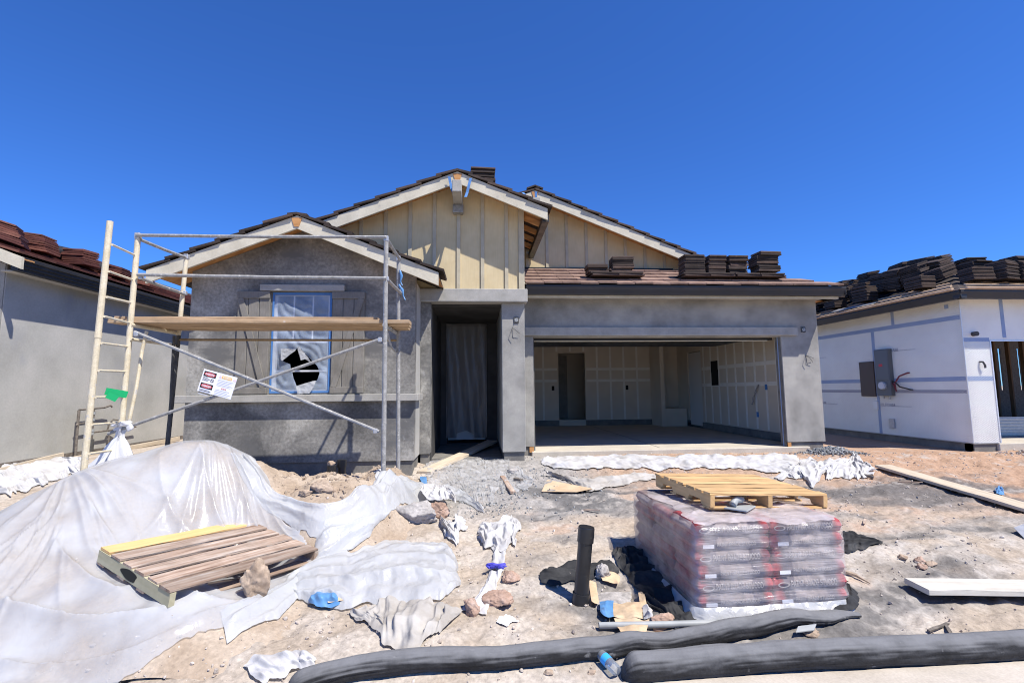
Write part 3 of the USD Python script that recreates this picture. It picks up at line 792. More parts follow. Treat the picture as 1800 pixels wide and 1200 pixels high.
H('torn_flap', flap([(1000, 1035), (1190, 980), (1170, 1040), (1130, 1100), (1020, 1108), (1010, 1060)], 7.47, 3), 'film_white', smooth=True, parent=wf)
H('torn_flap', flap([(865, 690), (1005, 700), (1000, 715), (935, 760), (880, 806), (868, 800)], 7.47, 5), 'film_white', smooth=True, parent=wf)
H('torn_flap', flap([(1012, 672), (1035, 680), (1110, 765), (1150, 828), (1090, 790), (1050, 800), (1030, 740)], 7.47, 6), 'film_white', smooth=True, parent=wf)
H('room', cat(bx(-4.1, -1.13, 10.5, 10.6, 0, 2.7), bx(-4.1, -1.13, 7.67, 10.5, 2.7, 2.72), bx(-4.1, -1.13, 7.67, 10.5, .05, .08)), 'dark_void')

# ---- roofs -------------------------------------------------------------
def rake_roof(tag_, cx, zp, y0, y1, xl, xr, mleft='tile_dark', tiles=(True, True), cols=2, right_stop=None, part_=None, bh=.19):
    """A gable roof over x from xl to xr: deck, barge boards and the tiles laid along its front edge."""
    part_ = part_ or H
    zl, zr = zp - P_ * (cx - xl), zp - P_ * (xr - cx)
    part_('roof_deck', cat(slab_quad([(xl, y0 + .04, zl), (cx, y0 + .04, zp), (cx, y1, zp), (xl, y1, zl)][::-1], .03),
                           slab_quad([(cx, y0 + .04, zp), (xr, y0 + .04, zr), (xr, y1, zr), (cx, y1, zp)][::-1], .03)), 'underlay')
    for (xa, za, xb, zb, sgn) in ((xl, zl, cx, zp, -1), (xr, zr, cx, zp, 1)):
        poly = Polygon([(xa, za - bh), (xa, za + .004), (xb, zb + .004), (xb, zb - bh)])
        part_('barge_board', wall_xz(poly, y0, y0 + .038), 'fascia')
        part_('soffit', wall_xz(Polygon([(xa, za - .055), (xa, za - .034), (xb, zb - .034), (xb, zb - .055)]), y0 + .042, y0 + .8), 'raw_wood')
        if not tiles[0 if sgn < 0 else 1]:
            continue
        L = math.hypot(xb - xa, zb - za)
        d = np.array([(xb - xa) / L, 0, (zb - za) / L]); nrm = np.array([-d[2], 0, d[0]]) * (1 if d[0] > 0 else -1)
        rg = np.random.default_rng(int(abs(cx * 100)) + (sgn > 0))
        n = int(L / .36) + 1
        for k in range(n):
            for c in range(cols):
                s = k * .36 - .06 + rg.normal(0, .008)
                b = np.array([xa, 0, za]) + d * s + nrm * .062
                e = np.array([xa, 0, za]) + d * min(s + .43, L + .02) + nrm * .024
                yy = y0 - .035 + c * .335 + rg.normal(0, .006)
                m = bar(b + [0, yy + .165, 0], e + [0, yy + .165, 0], .328, .034, nrm)
                part_('roof_tile', m, ('tile_dark', 'tile_brown', 'tile_dark')[rg.integers(3)])


rake_roof('bay', BAYC, BAYZ, 7.06, 10.9, -4.69, -.575)
G1C, G1Z = -.33, 4.77
rake_roof('porch', G1C, G1Z, 7.80, 12.6, -4.6, 1.18)
# the rake of the garage gable
G2C, G2Z = 1.215, 5.31
rake_roof('garage', G2C, G2Z, 9.75, 17.0, -3.4, 4.9)
# ridge tiles and the raw ridge-beam ends
for (cx, zp, y0, s) in ((BAYC, BAYZ, 7.03, 1.0), (G1C, G1Z, 7.77, 1.0), (G2C, G2Z, 9.72, 1.1)):
    if cx == G2C:
        for k in range(3):
            yy = y0 + k * .36
            H('ridge_tile', cat(bar((cx - .17, yy + .2, zp + .035), (cx + .005, yy + .2, zp + .10), .40, .03), bar((cx + .17, yy + .2, zp + .035), (cx - .005, yy + .2, zp + .10), .40, .03)), 'tile_dark')
    H('ridge_beam_end', wall_xz(Polygon([(cx - .075, zp - .035), (cx + .075, zp - .035), (cx + .035, zp - .165), (cx - .035, zp - .165)]), y0 + .018, y0 + .031), 'raw_wood')
# beam ends (corbels) under the two upper peaks
H('corbel', cat(cbx(G1C - .075, G1C + .075, 7.52, 8.2, 4.315, 4.51, .008)), 'trim')
H('corbel', cbx(G1C - .09, G1C + .09, 8.05, 8.2, 4.17, 4.31, .01), 'stucco')
H('corbel', cbx(G2C - .075, G2C + .075, 9.5, 10.2, 4.88, 5.06, .008), 'trim')


def strip(pts, w, y, seed=0):
    p = np.array([atY(a, b, y) for a, b in pts])
    rg = np.random.default_rng(seed)
    p[:, 1] += rg.normal(0, .015, len(p))
    q = p + [w, 0, 0]
    v = np.vstack([p, q]); n = len(p)
    f = [[i, i + 1, n + i] for i in range(n - 1)] + [[i + 1, n + i + 1, n + i] for i in range(n - 1)]
    v2 = v + [0, .002, 0]
    return trimesh.Trimesh(np.vstack([v, v2]), np.array(f + [[a + 2 * n, c + 2 * n, b + 2 * n] for a, b, c in f]), process=False)


H('tape_strip', strip([(787, 310), (789, 320), (791, 330), (795, 340)], .045, 7.74, 1), 'blue_tape')
H('tape_strip', strip([(825, 313), (822, 325), (819, 338), (816, 348)], .045, 7.74, 2), 'blue_tape')
H('tape_strip', strip([(917, 337), (920, 343), (922, 352)], .05, 9.70, 3), 'blue_tape')
H('tape_strip', strip([(940, 337), (940, 345), (939, 356)], .05, 9.70, 4), 'blue_tape')
# porch gable: siding panels between battens
H('porch_gable_wall', wall_xz(gable_poly(G1C, G1Z, P_, -3.6, .81, 2.862, .06), 8.215, 8.33), 'underlay')
bat_x = [-.325 + .415 * k for k in range(-7, 3)]
edges = [-3.6] + bat_x + [.715]


def under(cx, zp, x0, x1, cut):
    f = lambda x: zp - cut - P_ * abs(x - cx)
    return f(x0), f(x1)


for x0, x1 in zip(edges[:-1], edges[1:]):
    if x1 - x0 < .02:
        continue
    z0, z1 = under(G1C, G1Z, x0 + .001, x1 - .001, .05)
    pts = [(x0 + .001, 2.864), (x1 - .001, 2.864), (x1 - .001, z1)] + ([(G1C, G1Z - .05)] if x0 < G1C < x1 else []) + [(x0 + .001, z0)]
    H('siding_panel', wall_xz(Polygon(pts), 8.200, 8.213), 'siding')
for x in bat_x:
    z0, z1 = under(G1C, G1Z, x - .03, x + .03, .05)
    H('batten', wall_xz(Polygon([(x - .03, 2.864), (x + .03, 2.864), (x + .03, z1), (x - .03, z0)]), 8.176, 8.199), 'batten')
z0, z1 = under(G1C, G1Z, .715, .815, .05)
H('corner_board', wall_xz(Polygon([(.716, 2.864), (.815, 2.864), (.815, z1), (.716, z0)]), 8.172, 8.214), 'batten')
H('corner_board', bx(.780, .815, 8.216, 10.19, 2.864, 4.28), 'batten')
# porch eave end: gutter running back under the right slope, raw rafters
H('eave_gutter', bx(1.10, 1.21, 7.86, 10.15, 3.955, 4.075), 'gutter')
for yy in (8.25, 8.7, 9.15, 9.6):
    H('rafter_tail', bar((.83, yy, 4.155), (1.10, yy, 4.045), .04, .09), 'raw_wood')
# garage gable
H('garage_gable_wall', wall_xz(gable_poly(G2C, G2Z, P_, .818, 4.9, 3.3, .06), 10.215, 10.33), 'underlay')
bat2 = [1.079 + .436 * k for k in range(0, 9)]
edges = [.818] + bat2 + [4.9]
for x0, x1 in zip(edges[:-1], edges[1:]):
    z0, z1 = under(G2C, G2Z, x0 + .001, x1 - .001, .05)
    pts = [(x0 + .001, 3.45), (x1 - .001, 3.45), (x1 - .001, z1)] + ([(G2C, G2Z - .05)] if x0 < G2C < x1 else []) + [(x0 + .001, z0)]
    H('siding_panel', wall_xz(Polygon(pts), 10.200, 10.213), 'siding')
for x in bat2:
    z0, z1 = under(G2C, G2Z, x - .03, x + .03, .05)
    if min(z0, z1) > 3.72:
        H('batten', wall_xz(Polygon([(x - .03, 3.5), (x + .03, 3.5), (x + .03, z1), (x - .03, z0)]), 10.176, 10.199), 'batten')
# the skirt roof over the garage, with its hip at the right
EZ, EY, TY = 3.00, 8.50, 10.175
TZ = EZ + P_ * (TY - EY) * 1.03
hipx = 6.90 - (TY - EY)
deck = trimesh.Trimesh([(.83, EY, EZ), (6.90, EY, EZ), (hipx, TY, TZ), (.83, TY, TZ), (6.90, 17, EZ), (hipx, 17, TZ), (3.9, 17, 4.22), (3.9, TY, 4.22)],
                       [[0, 1, 2], [0, 2, 3], [1, 4, 5], [1, 5, 2], [2, 5, 6], [2, 6, 7]], process=False)
H('garage_roof_deck', deck, 'underlay')
nv = np.array([0, -(TZ - EZ), TY - EY]); nv = nv / np.linalg.norm(nv); dv = np.array([0, TY - EY, TZ - EZ]); LV = np.linalg.norm(dv); dv = dv / LV
rg = np.random.default_rng(5)
for k in range(5):
    s = -.05 + k * .36
    n = int((6.90 - .86 - .0 * s - max(0, s) * .9) / .333)
    for i in range(n):
        xc = .86 + (i + .5) * .333 + (k % 2) * .0
        b = np.array([xc, EY, EZ]) + dv * (s + rg.normal(0, .006)) + nv * (.062 + rg.normal(0, .004))
        e = np.array([xc, EY, EZ]) + dv * min(s + .42, LV) + nv * .024
        H('roof_tile', bar(b, e, .327, .032, nv), 'tile_clay')
H('flashing', cat(bar((.83, TY - .015, TZ + .05), (4.3, TY - .015, TZ + .05), .03, .02)), 'gutter')
H('flashing', bar((.86, EY - .06, EZ + .015), (.83, EY + .22, EZ + .13), .04, .012), 'fascia')
gp = Polygon([(8.47, 3.01), (8.47, 2.975), (8.50, 2.93), (8.52, 2.86), (8.53, 2.845), (8.62, 2.845), (8.62, 3.0), (8.60, 3.0), (8.60, 2.87), (8.54, 2.87), (8.49, 3.01)])
gm = wall_yz(gp, .87, 6.93)
H('gutter', gm, 'gutter')
H('gutter_end', cat(bx(6.925, 6.935, 8.49, 8.61, 2.86, 3.0), bx(.865, .875, 8.49, 8.61, 2.86, 3.0)), 'gutter')
H('fascia_board', bx(.83, 6.88, 8.625, 8.66, 2.80, 2.99), 'fascia')
H('eave_soffit', bx(.83, 6.88, 8.665, 8.998, 2.83, 2.85), 'stucco_light')
H('side_fascia', bx(6.86, 6.90, 8.66, 17, 2.80, 2.985), 'gutter')
H('eave_soffit', bx(6.695, 6.855, 8.665, 17, 2.83, 2.85), 'raw_wood')
# porch: beam, pillars, recess, masked door
H('porch_beam', cbx(-1.0, .858, 8.12, 8.42, 2.632, 2.853, .008), 'trim')
H('porch_pillar', bx(-.962, -.797, 8.22, 8.50, .09, 2.63), 'stucco')
H('porch_pillar', cbx(.418, .813, 8.25, 10.6, .09, 2.63, .006), 'stucco_light')
H('stem', bx(-.952, -.82, 8.25, 8.6, -.5, .09), 'stem')
H('stem', bx(.445, .79, 8.285, 10.5, -.5, .09), 'stem')
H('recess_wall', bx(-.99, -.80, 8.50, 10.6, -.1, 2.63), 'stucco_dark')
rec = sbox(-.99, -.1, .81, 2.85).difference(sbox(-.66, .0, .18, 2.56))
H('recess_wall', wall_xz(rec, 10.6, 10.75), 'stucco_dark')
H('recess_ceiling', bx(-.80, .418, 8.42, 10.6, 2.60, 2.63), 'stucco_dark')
H('porch_slab', bx(-.80, .418, 8.60, 10.6, -.12, -.04), 'stem')
dr = H('front_door', bx(-.64, .16, 10.66, 10.70, .07, 2.54), 'door_paint')
for z0, z1 in ((.25, 1.05), (1.18, 2.40)):
    H('door_panel', cbx(-.50, .02, 10.650, 10.659, z0, z1, .004), 'door_paint', parent=dr)
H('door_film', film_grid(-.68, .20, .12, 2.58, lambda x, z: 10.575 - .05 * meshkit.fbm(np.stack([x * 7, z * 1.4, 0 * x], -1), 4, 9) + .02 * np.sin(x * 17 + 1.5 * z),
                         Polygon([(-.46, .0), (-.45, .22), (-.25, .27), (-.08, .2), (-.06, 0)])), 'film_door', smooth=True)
# garage front
OX0, OX1, OZ = 1.043, 5.93, 2.12
gf = sbox(.815, .09, 6.69, 2.849).difference(sbox(OX0, -.1, OX1, OZ))
H('garage_front_wall', wall_xz(gf, 9.0, 9.2), 'stucco_light')
H('garage_header', cbx(.885, 6.242, 8.935, 8.998, 2.143, 2.302, .006), 'trim')
H('stem', cat(bx(.80, 1.03, 9.03, 9.2, -.5, .089), bx(5.96, 6.66, 9.03, 9.2, -.5, .089)), 'stem')
H('garage_side_wall', bx(6.50, 6.69, 9.2, 17, .09, 2.849), 'stucco_light')
H('stem', bx(6.52, 6.66, 9.2, 17, -.5, .089), 'stem')
H('jamb_board', bx(OX1 - .012, OX1 - .002, 9.03, 9.19, 0, OZ), 'stem')
H('jamb_board', bx(OX0 + .002, OX0 + .03, 9.12, 9.19, .002, OZ), 'stem')
H('jamb_seal', bx(OX1 - .022, OX1 - .014, 9.09, 9.11, .0, OZ), 'blue_seam')
H('jamb_foot', cat(bx(OX0 - .09, OX0 - .01, 9.005, 9.028, -.02, .085), bx(OX1 + .005, OX1 + .07, 9.005, 9.028, -.04, .085)), 'raw_wood')
H('garage_slab', cbx(.99, 6.35, 8.955, 15.2, -.42, .0, .012), 'slab')
H('slab_joint', bx(3.49, 3.505, 9.25, 15.1, .0005, .003), 'stem')
# the raised garage door's lower edge in the head of the opening
H('raised_door', cat(bx(OX0 + .02, OX1 - .02, 9.26, 9.34, 2.08, 2.16), bx(OX0 + .02, OX1 - .02, 9.34, 11.6, 2.16, 2.2)), 'gutter')
H('door_seal', bx(OX0 + .02, OX1 - .12, 9.255, 9.275, 2.055, 2.075), 'fascia')
# interior
BY = 15.1
bk = sbox(.99, .0, 6.5, 2.75).difference(sbox(2.54, .18, 3.39, 2.27))
H('garage_back_wall', wall_xz(bk, BY, BY + .12), 'drywall')
H('garage_side_wall', bx(.815, .99, 9.2, 15.2, -.1, 2.849), 'drywall')
sdw = sbox(9.2, .17, 15.2, 2.75).difference(sbox(13.45, 0, 14.33, 2.2))
H('garage_side_wall', wall_yz(sdw, 6.40, 6.499), 'drywall')
H('garage_ceiling', bx(.99, 6.40, 9.2, 15.2, 2.75, 2.8), 'drywall')
H('curb', cat(bx(.99, 2.54, BY - .02, BY - .001, .0, .17), bx(3.39, 5.5, BY - .02, BY - .001, .0, .17)), 'stem')
H('curb', cat(bx(6.375, 6.398, 9.2, 13.45, .0, .168)), 'stem')
H('partition', bx(5.50, 5.62, 14.25, BY, .0, 2.74), 'drywall')
H('platform', bx(5.63, 6.30, 14.3, BY - .002, .0, .53), 'drywall')
jt = []
for z0, z1 in ((1.36, 1.44), (1.72, 1.80)):
    jt += [bx(.99, 2.50, BY - .006, BY - .001, z0, z1), bx(3.43, 5.49, BY - .006, BY - .001, z0, z1)]
for x in np.arange(1.2, 5.5, .43):
    if 2.45 < x < 3.45:
        jt.append(bx(x - .03, x + .03, BY - .004, BY - .001, 2.32, 2.74)); continue
    jt += [bx(x - .03, x + .03, BY - .004, BY - .001, .18, 1.359), bx(x - .03, x + .03, BY - .004, BY - .001, 1.801, 2.74), bx(x - .03, x + .03, BY - .004, BY - .001, 1.441, 1.719)]
for m in jt:
    H('joint_tape', m, 'joint_mud')
for z0, z1 in ((1.17, 1.26), (1.63, 1.72)):
    H('joint_tape', bx(6.392, 6.399, 9.25, 13.4, z0, z1), 'joint_mud')
for k, y in enumerate(np.arange(9.5, 13.4, .42)):
    for z0, z1 in ((.2, 1.169), (1.261, 1.629), (1.721, 2.72)):
        H('joint_tape', bx(6.394, 6.399, y - .035, y + .035, z0, z1), 'joint_mud')
H('side_door', bx(6.42, 6.46, 13.47, 14.31, .05, 2.18), 'door_paint')
H('breaker_panel', bx(6.389, 6.398, 12.46, 12.84, 1.2, 1.86), 'dark_void')
for (y, z) in ((10.34, 1.14), (11.6, 1.14), (10.73, .52)):
    H('outlet_box', cbx(6.385, 6.398, y - .04, y + .04, z - .06, z + .06, .003), 'blue_tape' if y < 11 else 'joint_mud')
for x in (2.36, 4.73):
    H('outlet_box', bx(x - .04, x + .04, BY - .012, BY - .001, 1.10, 1.24), 'dark_void')
H('wiring_loop', tube([(6.38, 10.6, 1.2), (6.33, 10.63, 1.08), (6.34, 10.7, .98), (6.30, 10.72, .9), (6.33, 10.78, .82), (6.31, 10.8, .74)], .018, 6), 'grey_pipe')
H('hall_void', cat(bx(2.2, 3.8, 16.6, 16.7, 0, 2.5), bx(2.2, 2.3, BY + .13, 16.6, 0, 2.5), bx(3.7, 3.8, BY + .13, 16.6, 0, 2.5), bx(2.2, 3.8, BY + .13, 16.6, 2.5, 2.55)), 'drywall')
H('hall_door', bx(2.56, 3.0, 16.1, 16.14, .18, 2.25), 'shutter_paint')
# light boxes and wiring tails on the stucco
for (x, y, z) in ((.668, 8.235, 2.33), (6.39, 8.985, 2.255)):
    H('junction_box', cbx(x - .045, x + .045, y, y + .014, z - .055, z + .055, .004), 'dark_pipe')
    H('junction_cover', cat(moved(trimesh.creation.cylinder(.032, .008, sections=14), (x, y - .005, z), 0, (90, 0, 0))), 'pvc_grey')
    H('mounting_strap', cat(bar((x - .03, y - .012, z - .04), (x + .02, y - .014, z + .035), .004, .013, (0, 1, 0))), 'galv')
rg = np.random.default_rng(8)
for (x, y, z, n) in ((6.41, 8.995, 1.75, 4), (.60, 8.245, 2.2, 2)):
    for k in range(n):
        a = rg.uniform(-2.6, -.5)
        H('wire_tail', tube([(x, y, z), (x + .08 * math.cos(a), y - .05, z + .08 * math.sin(a)), (x + .14 * math.cos(a + .3), y - .03, z + .20 * math.sin(a + .2))], .004, 5), 'dark_pipe')
# the rest of the block, closed behind
H('rear_wall', cat(bx(-4.31, 6.69, 17.0, 17.2, -.4, 4.2), bx(-1.12, -.99, 8.5, 17, .0, 2.85)), 'stucco')
# ---------------------------------------------------------------- tile stacks
def tile_stack(name, label, loc, rotz, n, mats, seed, group=None, size=(.42, .335), h=.033, flat=0, lean=(0, 0)):
    """Roof tiles piled by the roofers; every tile a part."""
    rg = np.random.default_rng(seed)
    t = Thing(name, label, 'tile stack', loc, rotz, group)
    z = .002
    ox, oy, turn = 0.0, 0.0, 0.0
    for k in range(n):
        if rg.random() < .3:
            ox, oy, turn = rg.normal(0, .016), rg.normal(0, .012), rg.normal(0, .035)
        sag = .012 * (k % 2)
        m = cbx(-size[0] / 2, size[0] / 2, -size[1] / 2, size[1] / 2, 0, h - .0025, .004)
        # a nib along one end, so that piled tiles show a ragged stepped side
        m = cat(m, bx(-size[0] / 2 + .002, size[0] / 2 - .002, -size[1] / 2 - .008, -size[1] / 2 - .0005, .004, .016))
        m = moved(m, (ox + rg.normal(0, .005) + lean[0] * k, oy + sag + rg.normal(0, .004) + lean[1] * k, z), turn + rg.normal(0, .012))
        t.part('roof_tile', m, mats[rg.integers(len(mats))], local=True)
        z += h + (.001 if k % 4 else .006)
    return t


DARK = ['tile_dark', 'tile_dark', 'tile_brown', 'tile_umber']
RED = ['tile_red', 'tile_red', 'tile_rust', 'tile_wine']


def skirt_z(y):
    return EZ + (TZ - EZ) / (TY - EY) * (y - EY)


# tiles lying on the skirt roof and the stacks on them
for k, (x, lab) in enumerate(((2.35, 'flat dark tile lying on the garage roof under the low stack'), (2.85, 'flat dark tile lying on the garage roof under the tall left stack'),
                              (4.12, 'flat dark tile under the first stack of the right-hand row'), (4.62, 'flat dark tile under the second stack of the right-hand row'),
                              (5.14, 'flat dark tile under the third stack of the right-hand row'), (5.62, 'flat dark tile under the rightmost stack on the garage roof'))):
    t = Thing('loose_tile', lab, 'roof tile', (x, 8.86, skirt_z(8.86) + .125), 0.0, None)
    t.part('roof_tile', cbx(-.25, .25, -.2, .2, 0, .03, .004), 'tile_dark', local=True)
    t.part('roof_tile', moved(cbx(-.25, .25, -.2, .2, 0, .03, .004), (.03, .01, -.035), .03), 'tile_brown', local=True)
SZ = skirt_z(8.86) + .157
for k, (x, n, w, lab) in enumerate(((2.27, 4, .42, 'low stack of four dark roof tiles, leftmost on the garage roof'),
                                    (2.72, 8, .44, 'tall dark tile stack beside the lowest stack on the garage roof'),
                                    (4.12, 9, .43, 'dark tile stack at the foot of the garage gable, first of four'),
                                    (4.575, 9, .37, 'dark tile stack second of the four right of the garage gable'),
                                    (5.0, 9, .41, 'dark tile stack third of the four right of the garage gable'),
                                    (5.60, 10, .47, 'rightmost tallest dark tile stack on the garage roof'))):
    tile_stack('tile_stack', lab, (x, 8.86 + .02 * math.sin(k * 2), SZ + (.04 if k == 5 else 0)), .03 * math.sin(k * 5), n, DARK, 50 + k, size=(w * .92, .31), h=.037)
tile_stack('tile_stack', 'dark tile stack behind the ridge of the porch gable', (.10, 9.05, 4.77 - P_ * .43 + .43), .05, 9, DARK, 60, size=(.47, .36), h=.037)
t = Thing('loose_tile', 'broken tile sticking up on the right slope of the garage gable', 'roof tile', (2.9, 9.95, G2Z - P_ * (2.9 - G2C) + .10), .5)
t.part('roof_tile', moved(cbx(-.1, .1, -.1, .1, 0, .03, .004), (0, 0, .03), 0, (30, 20, 0)), 'tile_brown', local=True)

# ---------------------------------------------------------------- the house on the left
lh = Thing('house', 'pale stucco house at the left edge with red tiled roof', 'house', (-9, 8, 0))
L_ = lh.part
LX, LE, LZ = -7.40, -7.00, 3.24        # wall, outer gutter line, gutter top
L_('side_wall', bx(LX - .2, LX, 8.0, 20, .07, 3.2), 'stucco_pale')
L_('front_wall', wall_xz(Polygon([(LX - .2, .07), (LX - .2, 3.27), (-11, 4.6), (-13, 4.6), (-13, .07)]), 8.001, 8.2), 'stucco_light')
L_('corner_wall', wall_xz(Polygon([(LX - .2, .07), (LX - .012, .07), (LX - .012, 3.18), (LX - .2, 3.25)]), 7.985, 7.999), 'stucco_light')
L_('sole_board', bx(LX - .05, LX + .012, 8.02, 20, -.16, .068), 'iron_rust')
gp = Polygon([(LE, LZ), (LE - .005, LZ - .05), (LE - .03, LZ - .055), (LE - .035, LZ - .10), (LE - .06, LZ - .105), (LE - .065, LZ - .15), (LE - .09, LZ - .155), (LE - .095, LZ - .20), (LE - .20, LZ - .20), (LE - .20, LZ)])
L_('gutter', wall_xz(gp, 7.84, 20), 'gutter')
L_('fascia_board', bx(LE - .20, LE - .16, 7.86, 20, 3.06, 3.265), 'gutter')
L_('eave_soffit', bx(LX + .001, LE - .205, 7.9, 20, 3.04, 3.06), 'stucco_pale')
L_('barge_board', wall_xz(Polygon([(-6.93, 3.03), (-6.93, 3.215), (-11, 3.215 + P_ * 4.07), (-11, 3.03 + P_ * 4.07)]), 7.70, 7.745), 'fascia')
L_('soffit', wall_xz(Polygon([(-7.0, 3.20), (-7.0, 3.22), (-11, 3.22 + P_ * 4), (-11, 3.20 + P_ * 4)]), 7.75, 8.0), 'raw_wood')
RZ = 3.275
ln_ = np.array([P_, 0, 1.0]); ln_ /= np.linalg.norm(ln_)
ld = np.array([-1, 0, P_]); ld = ld / np.linalg.norm(ld)
L_('roof_deck', slab_quad([(-7.02, 7.72, RZ - .024), (-7.02, 20, RZ - .024), (-11, 20, RZ + P_ * 4.04), (-11, 7.72, RZ + P_ * 4.04)], .03), 'underlay')


def on_left(s, y, up=0.0):
    return np.array([-7.02, y, RZ - .02]) + ld * s + ln_ * up


rg = np.random.default_rng(77)
far_ = []
for r in range(9):
    for c in range(37):
        y = 7.72 + (c + .5) * .333
        s = -.0 + r * .36 + rg.normal(0, .006) * (r > 0)
        m = bar(on_left(s, y, .055), on_left(s + .42, y, .022), .327, .032, ln_)
        if y < 13.5 and (r < 5 or y > 10.5) or (r < 3 and y < 15):
            L_('roof_tile', m, RED[rg.integers(4)])
        else:
            far_.append(m)
L_('far_roof_tiles', cat(*far_), 'tile_red', kind='stuff')
lab_l = ['topmost leaning pile of red tiles at the left edge of the picture', 'fanned pile of red tiles right above the left house barge board', 'splayed red tile pile second along the left eave',
         'red tile pile in front of the rolled felt', 'low red tile pile to the left of the scaffold ladder', 'slumped red tiles behind the ladder of the scaffold',
         'red tile pile high on the left roof beside the felt rolls', 'red tile pile high on the left roof by the picture edge', 'small red tile pile farthest along the left eave', 'flat red tile pile between felt rolls and ladder']
for k, (s, y, n, tz, ln) in enumerate(((1.30, 7.95, 11, .3, .014), (.60, 8.15, 9, .45, .03), (.66, 8.75, 9, .1, .02), (.50, 9.45, 9, -.1, .01), (.42, 10.2, 6, .05, .012), (.75, 10.6, 6, .2, .015), (1.35, 8.75, 7, .2, .02), (1.75, 8.05, 7, .1, .01), (.45, 11.1, 5, .0, .01), (1.05, 9.75, 6, .2, .01))):
    p = on_left(s, y, .09)
    q = Thing('tile_stack', lab_l[k], 'tile stack', p, 0, None, rot=(3 * math.sin(k * 3), 10 + 8 * math.sin(k * 1.7), math.degrees(tz)))
    for i in range(n):
        m = moved(cbx(-.215, .215, -.167, .167, 0, .028, .004), (-ln * i + rg.normal(0, .008), ln * .6 * i + rg.normal(0, .008), .034 * i), rg.normal(0, .03), (0, rg.normal(0, 1.5), 0))
        q.part('roof_tile', m, RED[rg.integers(4)], local=True)
for k, (s, y, lab) in enumerate(((.95, 9.35, 'larger roll of dark roofing felt lying among the red tiles'), (.72, 9.72, 'smaller roll of dark felt below the larger one'))):
    p = on_left(s, y, .17 - .04 * k)
    th = np.linspace(0, 5 * np.pi, 50); rr = .13 - .035 * k - .0035 * th
    sp = np.column_stack([0 * th, rr * np.cos(th), rr * np.sin(th)])
    v = np.vstack([sp + [-.30, 0, 0], sp + [.30, 0, 0]]); n = len(sp)
    f = np.array([[i, i + 1, n + i + 1] for i in range(n - 1)] + [[i, n + i + 1, n + i] for i in range(n - 1)])
    v = v @ Rot.from_euler('z', 65, degrees=True).as_matrix().T + p
    single('felt_roll', lab, 'felt roll', trimesh.Trimesh(v, f, process=False), 'gutter', smooth=True)
# gas riser and hose bib pipes on the left wall
gr = Thing('gas_riser', 'iron gas riser with elbows standing at the left house wall', 'pipe', (-7.2, 9.3, 0))
yb = 9.77
gr.part('riser', tube([(-7.28, yb, -.12), (-7.28, yb, .28)], .055, 12), 'dark_pipe')
gr.part('pipe', tube([(-7.28, yb, .28), (-7.28, yb, .84)], .033, 10), 'iron_rust')
for z in (.36, .42, .62, .74):
    gr.part('coupling', tube([(-7.28, yb, z), (-7.28, yb, z + .05)], .043, 10), 'pvc_grey')
gr.part('pipe', tube([(-7.28, yb - .32, .84), (-7.28, yb + .28, .86)], .017, 8), 'iron_rust')
gr.part('pipe', tube([(-7.28, yb - .32, .83), (-7.285, yb - .32, .4), (-7.29, yb - .31, -.02)], .022, 8), 'iron_rust')
gr.part('hose_tap', cat(tube([(-7.28, yb - .05, .60), (-7.28, yb - .33, .585), (-7.28, yb - .36, .56)], .016, 8)), 'iron_rust')
gr.part('hose_tap', cat(tube([(-7.28, yb + .28, .86), (-7.25, yb + .40, .90), (-7.23, yb + .42, .86)], .02, 8)), 'iron_rust')
hb = Thing('water_stub', 'thin water pipe with taps on the left wall, behind the ladder', 'pipe', (-7.2, 10.3, 0))
hb.part('pipe', tube([(-7.30, 9.85, .40), (-7.30, 11.0, .42)], .016, 8), 'iron_rust')
hb.part('pipe', tube([(-7.30, 10.25, .42), (-7.30, 10.25, -.05)], .014, 8), 'iron_rust')
hb.part('tap', tube([(-7.30, 10.2, .42), (-7.27, 10.2, .55), (-7.24, 10.25, .62), (-7.22, 10.35, .60)], .014, 8), 'iron_rust')
hb.part('tap', cat(tube([(-7.30, 10.5, .41), (-7.28, 10.5, .26), (-7.26, 10.52, .18)], .013, 8)), 'galv')
q1, q2 = np.array([-6.9, 6.6, ground_z(-6.9, 6.6) + .06]), np.array([-7.22, 9.1, .07])
b = plank(q1, q2, .038, .10, seed=3)
t = Thing('lumber', 'pale stud leaning low along the left house wall', 'lumber', q1); t.part('board', b, 'wood_plank')
b = plank((-7.2, 9.3, -.02), (-7.1, 12.2, .06), .038, .085, seed=4)
t = Thing('lumber', 'pale stud on the ground behind the ladder foot', 'lumber', (-7.2, 9.3, 0)); t.part('board', b, 'wood_plank')

# ---------------------------------------------------------------- the house on the right
rh = Thing('house', 'right-hand house clad in white foam boards under dark tile stacks', 'house', (11, 9, 0))
R_ = rh.part
RX, RY, RE = 9.70, 8.95, 2.96
R_('core_wall', bx(RX + .03, RX + .2, RY + .03, 18, .0, 2.95), 'wood_plank' if False else 'drywall')
ys = [RY, 11.14, 13.58, 16.0, 18.0]
for (z0, z1) in ((.012, 1.27), (1.271, 2.49), (2.491, 2.93)):
    for a, b in zip(ys[:-1], ys[1:]):
        R_('foam_board', bx(RX, RX + .028, a + .0004, b - .0004, z0, z1), 'foam_board')
R_('seam_tape', bx(RX - .004, RX - .001, RY + .02, 18, 1.225, 1.315), 'blue_seam')
R_('seam_tape', bx(RX - .004, RX - .001, RY + .02, 18, 2.465, 2.555), 'blue_seam')
R_('seam_tape', bx(RX - .004, RX - .001, 11.10, 11.19, 1.316, 2.464), 'blue_seam')
R_('seam_tape', bx(RX - .004, RX - .001, 11.09, 11.17, .012, 1.224), 'blue_seam')
R_('seam_tape', bx(RX - .004, RX - .001, 10.50, 10.58, 2.556, 2.9), 'blue_seam')
